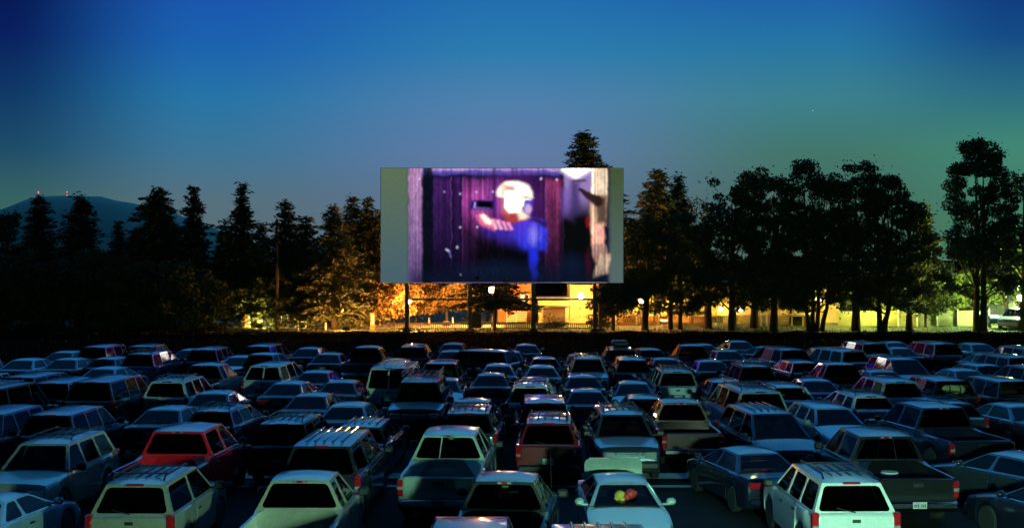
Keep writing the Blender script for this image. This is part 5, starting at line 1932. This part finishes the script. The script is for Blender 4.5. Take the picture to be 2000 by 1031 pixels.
# ------------------------------------------------------------------ vehicles: kind, facing (A = away from us, T = towards us), roof-edge pixel, paint, label, options, yaw
V = [
    # nearest row
    ('coupe', 'A', -28, 972, 'light_blue', 'pale blue coupe half in view at the near corner, ahead of the silver off-roader', (), 4),
    ('suv2', 'A', 268, 942, 'champagne', 'silver-beige two-door SUV with its rear window and tail in view, before the red pickup', ('rack',), 1),
    ('pickup', 'A', 586, 936, 'champagne', 'pale pickup with an empty bed and closed tailgate, nearest of all pickups', (), 1),
    ('pickup', 'A', 985, 938, 'charcoal', 'dark pickup with a small green display glowing behind its rear window', ('led', 'antenna'), 6),
    ('sedan', 'T', 1216, 940, 'green_silver', 'pale green sedan facing us with its trunk lid raised and a red-yellow bundle inside', ('trunk',), -1),
    ('suv', 'A', 1652, 936, 'white', 'white SUV with a roof rack, dark side windows and its side turned to us', ('rack',), -1),
    ('sedan', 'A', 1522, 900, 'navy', 'navy sedan with yellow light glowing in its cabin, beside the white SUV', ('lit',), -11),
    ('sedan', 'A', 2035, 893, 'slate', 'dark blue sedan with its hood showing at the picture edge, past the black pickup bed', (), -24),
    ('sedan', 'A', 2110, 958, 'navy', 'navy sedan cut by the near right corner of the picture', (), -16),
    ('suv', 'T', 950, 1008, 'red', 'red SUV with its liftgate raised, just showing at the bottom edge', ('front', 'open'), 0),
    ('van', 'A', 1142, 1020, 'blue', 'blue van whose roof just shows at the bottom edge, before the pale green sedan', ('front',), 0),
    # second row
    ('suv', 'T', 80, 867, 'champagne', 'beige SUV facing us with yellow light along its side', ('rack',), 2),
    ('crew', 'A', 357, 843, 'red', 'bright red crew-cab pickup with a wide rear window', (), 3),
    ('suv_large', 'A', 608, 869, 'charcoal', 'large charcoal SUV right in front of the nearest pale pickup', ('ribs',), 3),
    ('crew', 'A', 876, 848, 'green_silver', 'grey-green pickup with a split rear window and a bar light, ahead of the green-display pickup', ('led', 'bar'), 3),
    ('suv', 'A', 492, 826, 'navy', 'navy SUV with a ribbed roof beside the red pickup', ('rack',), 3),
    ('wagon', 'A', 704, 831, 'slate', 'slate blue station wagon with a bright licence plate, ahead of the large charcoal SUV', ('ribs',), 2),
    ('suv', 'A', 1081, 825, 'crimson', 'crimson SUV with glowing red tail lamps and a roof rack', ('rack',), 2),
    ('suv', 'T', 1206, 808, 'slate', 'slate blue SUV facing us behind the raised trunk lid', ('rack',), 1),
    ('minivan', 'T', 1502, 806, 'navy', 'dark blue van facing us with a ribbed roof', ('ribs',), -4),
    ('crew', 'A', 1742, 850, 'black', 'black pickup with a bright-framed sliding rear window', ('slider',), -3),
    ('crew', 'A', 1824, 794, 'navy', 'navy pickup with a long open bed and closed tailgate, beyond the black pickup', (), -7),
    ('suv', 'A', 135, 809, 'navy', 'wide navy SUV between the beige SUV and the dark van', (), 4),
    ('suv', 'T', 22, 804, 'slate', 'slate blue SUV facing us at the picture edge, above the beige SUV', (), 2),
    ('suv', 'A', 917, 806, 'black', 'black SUV with a glossy ribbed rear roof, ahead of the grey-green pickup', ('rack',), 2),
    # third row
    ('van', 'A', 112, 772, 'navy', 'broad navy van with an orange glint on its flank', (), 5),
    ('sedan', 'A', 292, 797, 'charcoal', 'charcoal sedan with pale mirrors, behind the red pickup', (), 4),
    ('wagon', 'A', 416, 800, 'teal', 'teal station wagon with a gridded roof rack, next to the navy ribbed-roof SUV', ('rack',), 4),
    ('sedan', 'A', 546, 770, 'teal', 'dark teal sedan with one red lamp lit and an orange glint on its mirror', (), 3),
    ('sedan', 'A', 658, 769, 'navy', 'navy sedan whose rear window catches a blue spark', (), 3),
    ('sedan', 'A', 699, 794, 'light_blue', 'pale teal sedan peeking over the slate wagon with the bright plate', (), 2),
    ('suv_large', 'T', 780, 746, 'charcoal', 'large charcoal SUV facing us with a slatted roof basket and chrome grille', ('basket',), 1),
    ('sedan', 'T', 858, 738, 'teal', 'dark teal sedan facing us with two seats visible through its windshield', (), 0),
    ('sedan', 'A', 868, 784, 'slate', 'slate blue sedan with an orange rim of light, behind the black ribbed SUV', (), 1),
    ('minivan', 'A', 1047, 784, 'navy', 'navy minivan with a rounded roof, behind the crimson SUV', (), 2),
    ('suv', 'A', 1010, 753, 'white', 'white SUV with a bright roof front edge and dark rear window, left of the lane', ('rack',), 2),
    ('hatch', 'A', 1252, 774, 'maroon', 'maroon hatchback with its liftgate raised, behind the slate SUV facing us', ('open',), 2),
    ('pickup', 'A', 1360, 784, 'maroon', 'maroon pickup with its tailgate towards us, beside the dark blue ribbed van', (), 0),
    ('wagon', 'T', 1626, 795, 'light_blue', 'pale blue station wagon facing us, partly behind the black pickup', (), -3),
    ('wagon', 'A', 1631, 772, 'white', 'white station wagon with a bright rear roof edge, behind the pale blue wagon facing us', ('rack',), -6),
    ('wagon', 'A', 1808, 786, 'slate', 'slate station wagon with a rack, just ahead of the navy pickup', ('rack',), -6),
    ('suv', 'A', 1763, 747, 'black', 'black SUV with a yellow bedding roll tied to its raised tail', ('open', 'lit'), -5),  # dome lamp added to brighten the bedding roll
    ('minivan', 'A', 1926, 762, 'blue', 'tall blue panel van with a long flat roof', ('panel',), -6),
    ('sedan', 'A', 1955, 793, 'navy', 'navy sedan with a yellow line of light along its roof, below the tall blue van', (), -12),
    ('wagon', 'A', 1424, 757, 'white', 'white station wagon with its liftgate raised, ahead of the dark blue ribbed van', ('open',), -3),
    ('suv_large', 'A', 1548, 760, 'light_blue', 'very long pale blue SUV with a full roof rack', ('rack',), -4),
    ('sedan', 'T', 1240, 752, 'blue', 'bright blue sedan facing us with a glaring white glint on its hood', (), 2),
    ('hatch', 'A', 1298, 741, 'charcoal', 'charcoal hatchback with a green licence plate behind a wider bright-roofed SUV', (), 1),
    # fourth row
    ('suv', 'A', 108, 739, 'champagne', 'beige SUV with pale side pillars, ahead of the broad navy van', ('rack',), 5),
    ('minivan', 'A', 212, 738, 'charcoal', 'charcoal minivan with a rounded tail, beside the beige SUV', (), 5),
    ('suv_large', 'A', 386, 747, 'charcoal', 'charcoal SUV with one bright red tail lamp', (), 5),
    ('minivan', 'A', 318, 745, 'navy', 'navy minivan beside the SUV with one red tail lamp', (), 4),
    ('suv', 'A', 523, 745, 'white', 'white SUV with pale pillars and ribbed roof, ahead of the one-red-lamp sedan', ('rack', 'ribs'), 4),
    ('sedan', 'A', 651, 755, 'slate', 'slate sedan just ahead of the navy sedan with the blue spark', (), 3),
    ('sedan', 'A', 661, 730, 'teal', 'dark teal sedan right before the white passenger van', (), 3),
    ('minivan', 'A', 634, 709, 'white', 'white passenger van with split rear windows, farther toward the hedge side', ('split',), 4),
    ('van', 'A', 782, 717, 'white', 'white ribbed-roof van with amber-lit side windows', ('split',), 3),
    ('minivan', 'A', 865, 712, 'teal', 'dark teal minivan with an orange spark on its roof corner', ('open',), 2),
    ('sedan', 'A', 918, 729, 'charcoal', 'charcoal sedan with a pale plate beside the lane', (), 1),
    ('sedan', 'A', 996, 712, 'white', 'white sedan with a dark rear window, ahead of the white SUV by the lane', (), 1),
    ('sedan', 'A', 1068, 738, 'blue', 'blue sedan with an orange lamp glint on its corner', (), 1),
    ('suv', 'T', 1161, 706, 'light_blue', 'pale blue SUV facing us with a loaded roof rack', ('rack',), 1),
    ('suv', 'A', 1296, 725, 'light_blue', 'pale blue SUV with a wide bright roof, above the charcoal hatchback with the green plate', ('rack',), -1),
    ('suv', 'A', 1385, 718, 'slate', 'slate SUV with a pale tail pillar, ahead of the white wagon with the raised gate', ('rack',), -2),
    ('sedan', 'A', 1448, 737, 'blue', 'blue sedan with two white sparks on its roof edge', (), -2),
    ('wagon', 'A', 1590, 706, 'teal', 'teal station wagon with a bright roof, fourth row', (), -6),
    ('suv', 'A', 1614, 744, 'light_blue', 'pale blue SUV with a plain bright roof, between two racked SUVs', (), -5),
    ('minivan', 'T', 1658, 702, 'charcoal', 'charcoal minivan facing us with a blue glint on its hood', (), -4),
    ('pickup', 'A', 1500, 712, 'maroon', 'maroon pickup with a line of yellow light on its tailgate', (), -3),
    ('sedan', 'T', 1742, 722, 'charcoal', 'charcoal sedan facing us under an orange star of light', (), -5),
    ('pickup', 'A', 374, 713, 'slate', 'slate pickup whose rear window shines bright blue', (), 5),
    ('sedan', 'T', 536, 703, 'light_blue', 'pale blue sedan facing us with its side lit, near the white passenger van', (), 2),
    # far rows
    ('sedan', 'A', 106, 702, 'light_blue', 'pale blue sedan with a bright trunk edge in the far row by the hedge', (), 5),
    ('sedan', 'A', 208, 718, 'light_blue', 'pale blue sedan with a curved roof line ahead of the charcoal minivan', (), 5),
    ('sedan', 'A', 244, 701, 'slate', 'slate sedan in the far row past the curved-roof pale sedan', (), 5),
    ('suv', 'T', 2, 694, 'light_blue', 'pale SUV facing us at the picture edge in the far row', (), 3),
    ('minivan', 'A', 38, 716, 'black', 'black minivan in the shade beside the pale far-row sedan', (), 5),
    ('sedan', 'A', 30, 742, 'navy', 'navy sedan deep in shade at the picture edge, ahead of the slate SUV', (), 5),
    ('suv', 'A', 350, 678, 'black', 'black SUV with a yellow-lit open tail in the far row', ('open', 'lit'), 4),
    ('suv', 'A', 402, 689, 'blue', 'blue SUV with sparks along its roof, beside the yellow-lit tail', ('rack',), 4),
    ('hatch', 'A', 306, 702, 'charcoal', 'charcoal hatchback in the far row beside the slate pickup', (), 5),
    ('suv', 'A', 494, 683, 'navy', 'navy SUV with a rounded top in the far row, before the wire fence', (), 4),
    ('pickup', 'A', 575, 693, 'slate', 'slate pickup in the far row with a long rail of light on its bed', (), 14),
    ('sedan', 'A', 668, 690, 'slate', 'slate sedan in the far row with an orange lamp glint', (), 3),
    ('suv', 'A', 764, 680, 'maroon', 'maroon SUV at the far edge of the lot in front of the first screen post', (), 2),
    ('sedan', 'A', 826, 692, 'charcoal', 'charcoal sedan with a strong orange spark in the far row', (), 2),
    ('suv', 'A', 938, 688, 'black', 'black SUV parked sideways before the second screen post', (), -68),
    ('sedan', 'A', 995, 690, 'navy', 'navy sedan with purple and orange sparks ahead of the white sedan', (), 1),
    ('hatch', 'A', 1058, 704, 'black', 'black hatchback with its liftgate up and a yellow strip inside', ('open',), 1),
    ('sedan', 'A', 1085, 694, 'slate', 'slate sedan with a pale purple roof before the third screen post', (), 1),
    ('sedan', 'A', 1100, 718, 'silver', 'silver sedan with a white and orange glint beside the orange-glint blue sedan', (), 1),
    ('suv', 'A', 1207, 702, 'blue', 'blue SUV beside the pale SUV with the loaded roof rack', (), 0),
    ('suv', 'A', 1152, 682, 'charcoal', 'charcoal SUV with a flat load on its roof, before the last screen post', ('box',), 0),
    ('pickup', 'A', 1318, 676, 'navy', 'navy pickup with a purple spark on its roof in the far row', (), -3),
    ('sedan', 'A', 1366, 704, 'teal', 'teal sedan with a white-purple flare at its roof corner', (), -4),
    ('sedan', 'A', 1426, 684, 'black', 'black sedan with a blue spark on its roof in the far row', (), -3),
    ('sedan', 'A', 1444, 706, 'charcoal', 'charcoal sedan with one white spark, beside the maroon pickup with the yellow line', (), -3),
    ('minivan', 'A', 1562, 681, 'slate', 'slate minivan in the far row below the thick-trunk tree', (), -10),
    ('sedan', 'A', 1505, 683, 'blue', 'blue sedan at an angle in the far row beside the slate minivan', (), -30),
    ('sedan', 'A', 1607, 683, 'navy', 'navy sedan with three blue sparks in the far row', (), -5),
    ('suv', 'A', 1660, 681, 'light_blue', 'pale blue SUV with see-through side windows in the far row', (), -16),
    ('sedan', 'A', 1728, 672, 'black', 'black sedan with the first orange star of light at the bank', (), -8),
    ('sedan', 'A', 1754, 680, 'olive', 'olive sedan with a yellow line along its roof in the far row', (), -8),
    ('sedan', 'A', 1732, 697, 'black', 'black sedan under the second orange star of light', (), -7),
    ('suv', 'A', 1806, 697, 'black', 'black SUV before the slim dark tree', (), -7),
    ('sedan', 'A', 1862, 693, 'olive', 'olive sedan with two pale sparks near the panel fence', (), -8),
    ('minivan', 'A', 1884, 722, 'navy', 'navy minivan with a row of small sparks on its roof', (), -9),
    ('suv', 'A', 1852, 745, 'olive', 'olive SUV with its liftgate raised before the tall blue van', ('open',), -7),
    ('suv', 'A', 1943, 681, 'olive', 'olive SUV with a bright yellow roof near the twin-trunk tree', (), -9),
    ('sedan', 'A', 1990, 688, 'black', 'black sedan at the far corner before the white van', (), -9),
    ('sedan', 'A', 1934, 708, 'teal', 'teal sedan in the fifth row past the navy minivan', (), -9),
    ('suv', 'A', 2000, 726, 'olive', 'olive SUV cut by the picture edge past the tall blue van', (), -10),
    ('hatch', 'A', 1978, 756, 'charcoal', 'charcoal hatchback beside the tall blue van at the picture edge', (), -10),
    ('sedan', 'A', 158, 689, 'navy', 'navy sedan in the last row under the bushy-footed conifer', (), 5),
    ('suv', 'A', 276, 681, 'charcoal', 'charcoal SUV in the last row under the tall broad conifer', (), 5),
    ('sedan', 'A', 452, 684, 'slate', 'slate sedan in the last row beside the rounded-top navy SUV', (), 4),
    ('minivan', 'A', 548, 679, 'charcoal', 'charcoal minivan in the last row in front of the utility pole', (), 4),
    ('sedan', 'A', 616, 681, 'navy', 'navy sedan in the last row before the full conifer', (), 3),
    ('pickup', 'A', 716, 678, 'slate', 'slate pickup in the last row before the pale sign pillar', (), 3),
    ('sedan', 'A', 720, 703, 'black', 'black sedan between the white passenger van and the ribbed-roof van', (), 3),
    ('sedan', 'A', 884, 672, 'black', 'black sedan in the last row under the second screen post', (), 2),
    ('sedan', 'A', 1028, 674, 'slate', 'slate sedan in the last row under the third screen post', (), 1),
    ('hatch', 'A', 1252, 683, 'black', 'black hatchback in the last row past the last screen post', (), -2),
    ('sedan', 'A', 1280, 701, 'charcoal', 'charcoal sedan between the blue SUV and the purple-spark pickup', (), -2),
    ('sedan', 'A', 1386, 675, 'slate', 'slate sedan in the last row before the straight-trunk tree', (), -4),
    ('sedan', 'A', 1466, 673, 'black', 'black sedan in the last row before the thick-trunk tree', (), -4),
    ('suv', 'A', 1690, 671, 'charcoal', 'charcoal SUV in the last row before the forked trunk', (), -7),
    ('minivan', 'A', 1790, 674, 'slate', 'slate minivan in the last row before the slim tree', (), -8),
    ('sedan', 'A', 1846, 672, 'charcoal', 'charcoal sedan in the last row before the small round tree', (), -8),
    ('sedan', 'A', 1898, 672, 'teal', 'teal sedan in the last row before the twin-trunk tree', (), -8),
    ('hatch', 'A', 1800, 714, 'slate', 'slate hatchback between the orange-star sedan and the sparking minivan', (), -7),
    ('sedan', 'A', 1540, 727, 'black', 'black sedan between the maroon pickup and the very long SUV', (), -4),
    ('sedan', 'A', 1196, 740, 'charcoal', 'charcoal sedan beside the bright blue sedan facing us', (), 0),
    ('sedan', 'A', 730, 748, 'black', 'black sedan by the slatted roof basket SUV', (), 2),
    ('sedan', 'A', 1130, 762, 'slate', 'slate sedan just ahead of the slate SUV facing us', (), 1),
]
GROUP = 'vehicles parked at the drive-in'
ROOTS = {}
jit = random.Random(3)
boxes = [place(r_[0], r_[1], r_[2], r_[3], r_[6], r_[7] + (jit.uniform(-2.2, 2.2) if i_ > 12 else 0)) for i_, r_ in enumerate(V)]
settle(boxes)
for row, bx in zip(V, boxes):
    kind, face, px, py, colour, label, opt, yaw = row
    ROOTS[label] = vehicle(kind, colour, label, opt, bx[0], bx[1], GROUP)

# parked van on the lawn behind
p = at(1985, 640, 88)
wv = vehicle('minivan', 'white', 'white minivan parked on the lawn under the greenish street lamp', (), p, (-.62, -.78), GROUP)
wv.location.z = GZ + .03

# bundle behind the windshield of the pale green sedan
car = ROOTS['pale green sedan facing us with its trunk lid raised and a red-yellow bundle inside']
M['toy_red'] = noise_mat('red_cloth', (.34, .012, .012), (.5, .03, .025), 14, .6)
M['toy_yellow'] = noise_mat('yellow_cloth', (.42, .28, .03), (.55, .38, .06), 14, .6)
r = tag(empty('cloth_bundle', car.matrix_basis @ Vector((.66, -.02, 1.03)), car.rotation_euler.z), 'crumpled red and yellow bundle behind the windshield of the pale green sedan', 'bundle')
for nm, mk, cs in (('red_fold', 'toy_red', [(-.02, .14, .12, .12), (.0, .06, .06, .1), (-.02, .22, .14, .07)]), ('yellow_fold', 'toy_yellow', [(.0, -.08, .1, .11), (.02, -.04, .0, .09), (.02, -.14, .03, .07)])):
    mb = MB()
    for (x, y, z, rr) in cs:
        n = 6
        rings = []
        for k in range(n + 1):
            a = PI * k / n
            rings.append([(x + rr * math.sin(a) * math.cos(q) * (1 + .2 * math.sin(3 * q + k)), y + rr * math.sin(a) * math.sin(q) * (1 + .2 * math.cos(2 * q + k)), z + .02 - rr * math.cos(a)) for q in np.linspace(0, 2 * PI, 9)[:-1]])
        mb.loft(rings)
    link(nm, mb.mesh(nm, 50), M[mk], r)

# yellow bedding roll in the raised tail
car = ROOTS['black SUV with a yellow bedding roll tied to its raised tail']
M['bedding'] = noise_mat('yellow_bedding', (.5, .44, .16), (.72, .64, .3), 3, .9, bump=.5)
r = tag(empty('bedding_roll', car.matrix_basis @ Vector((-2.1, .05, 1.22)), car.rotation_euler.z), 'yellow bedding roll in the open tail of a black SUV', 'bedding')
mb = MB()
rings = []
for k in range(9):
    t = k / 8
    rr = .17 * min(1, 1.6 * math.sin(PI * (t * .9 + .05)) + .3)
    rings.append([(rr * math.cos(q) * (1 + .08 * math.sin(4 * q + k)), -.42 + .84 * t, .17 + rr * math.sin(q) * (1 + .1 * math.sin(3 * q + 2 * k))) for q in np.linspace(0, 2 * PI, 13)[:-1]])
mb.loft(rings)
link('roll', mb.mesh('roll', 60), M['bedding'], r)
mb = MB()
for y in (-.2, .2):
    mb.lathe([(.19, -.02), (.19, .02)], 12, 'y', (0, y, .17))
link('strap', mb.mesh('strap'), M['black'], r)

# bedding things in the beds of two pickups
car = ROOTS['black pickup with a bright-framed sliding rear window']
M['blue_plastic'] = noise_mat('blue_plastic', (.03, .06, .3), (.05, .1, .4), 6, .4)
r = tag(empty('bucket', car.matrix_basis @ Vector((-1.2, .1, .62)), 0), 'blue round bucket lying in the bed of the black pickup', 'bucket')
mb = MB()
mb.lathe([(.15, 0), (.2, .36), (.215, .37), (.215, .4)], 14)
link('body', mb.mesh('bucket_body'), M['blue_plastic'], r)
mb = MB()
mb.lathe([(.21, .4), (.2, .43)], 14)
link('lid', mb.mesh('bucket_lid'), M['white_post'], r)
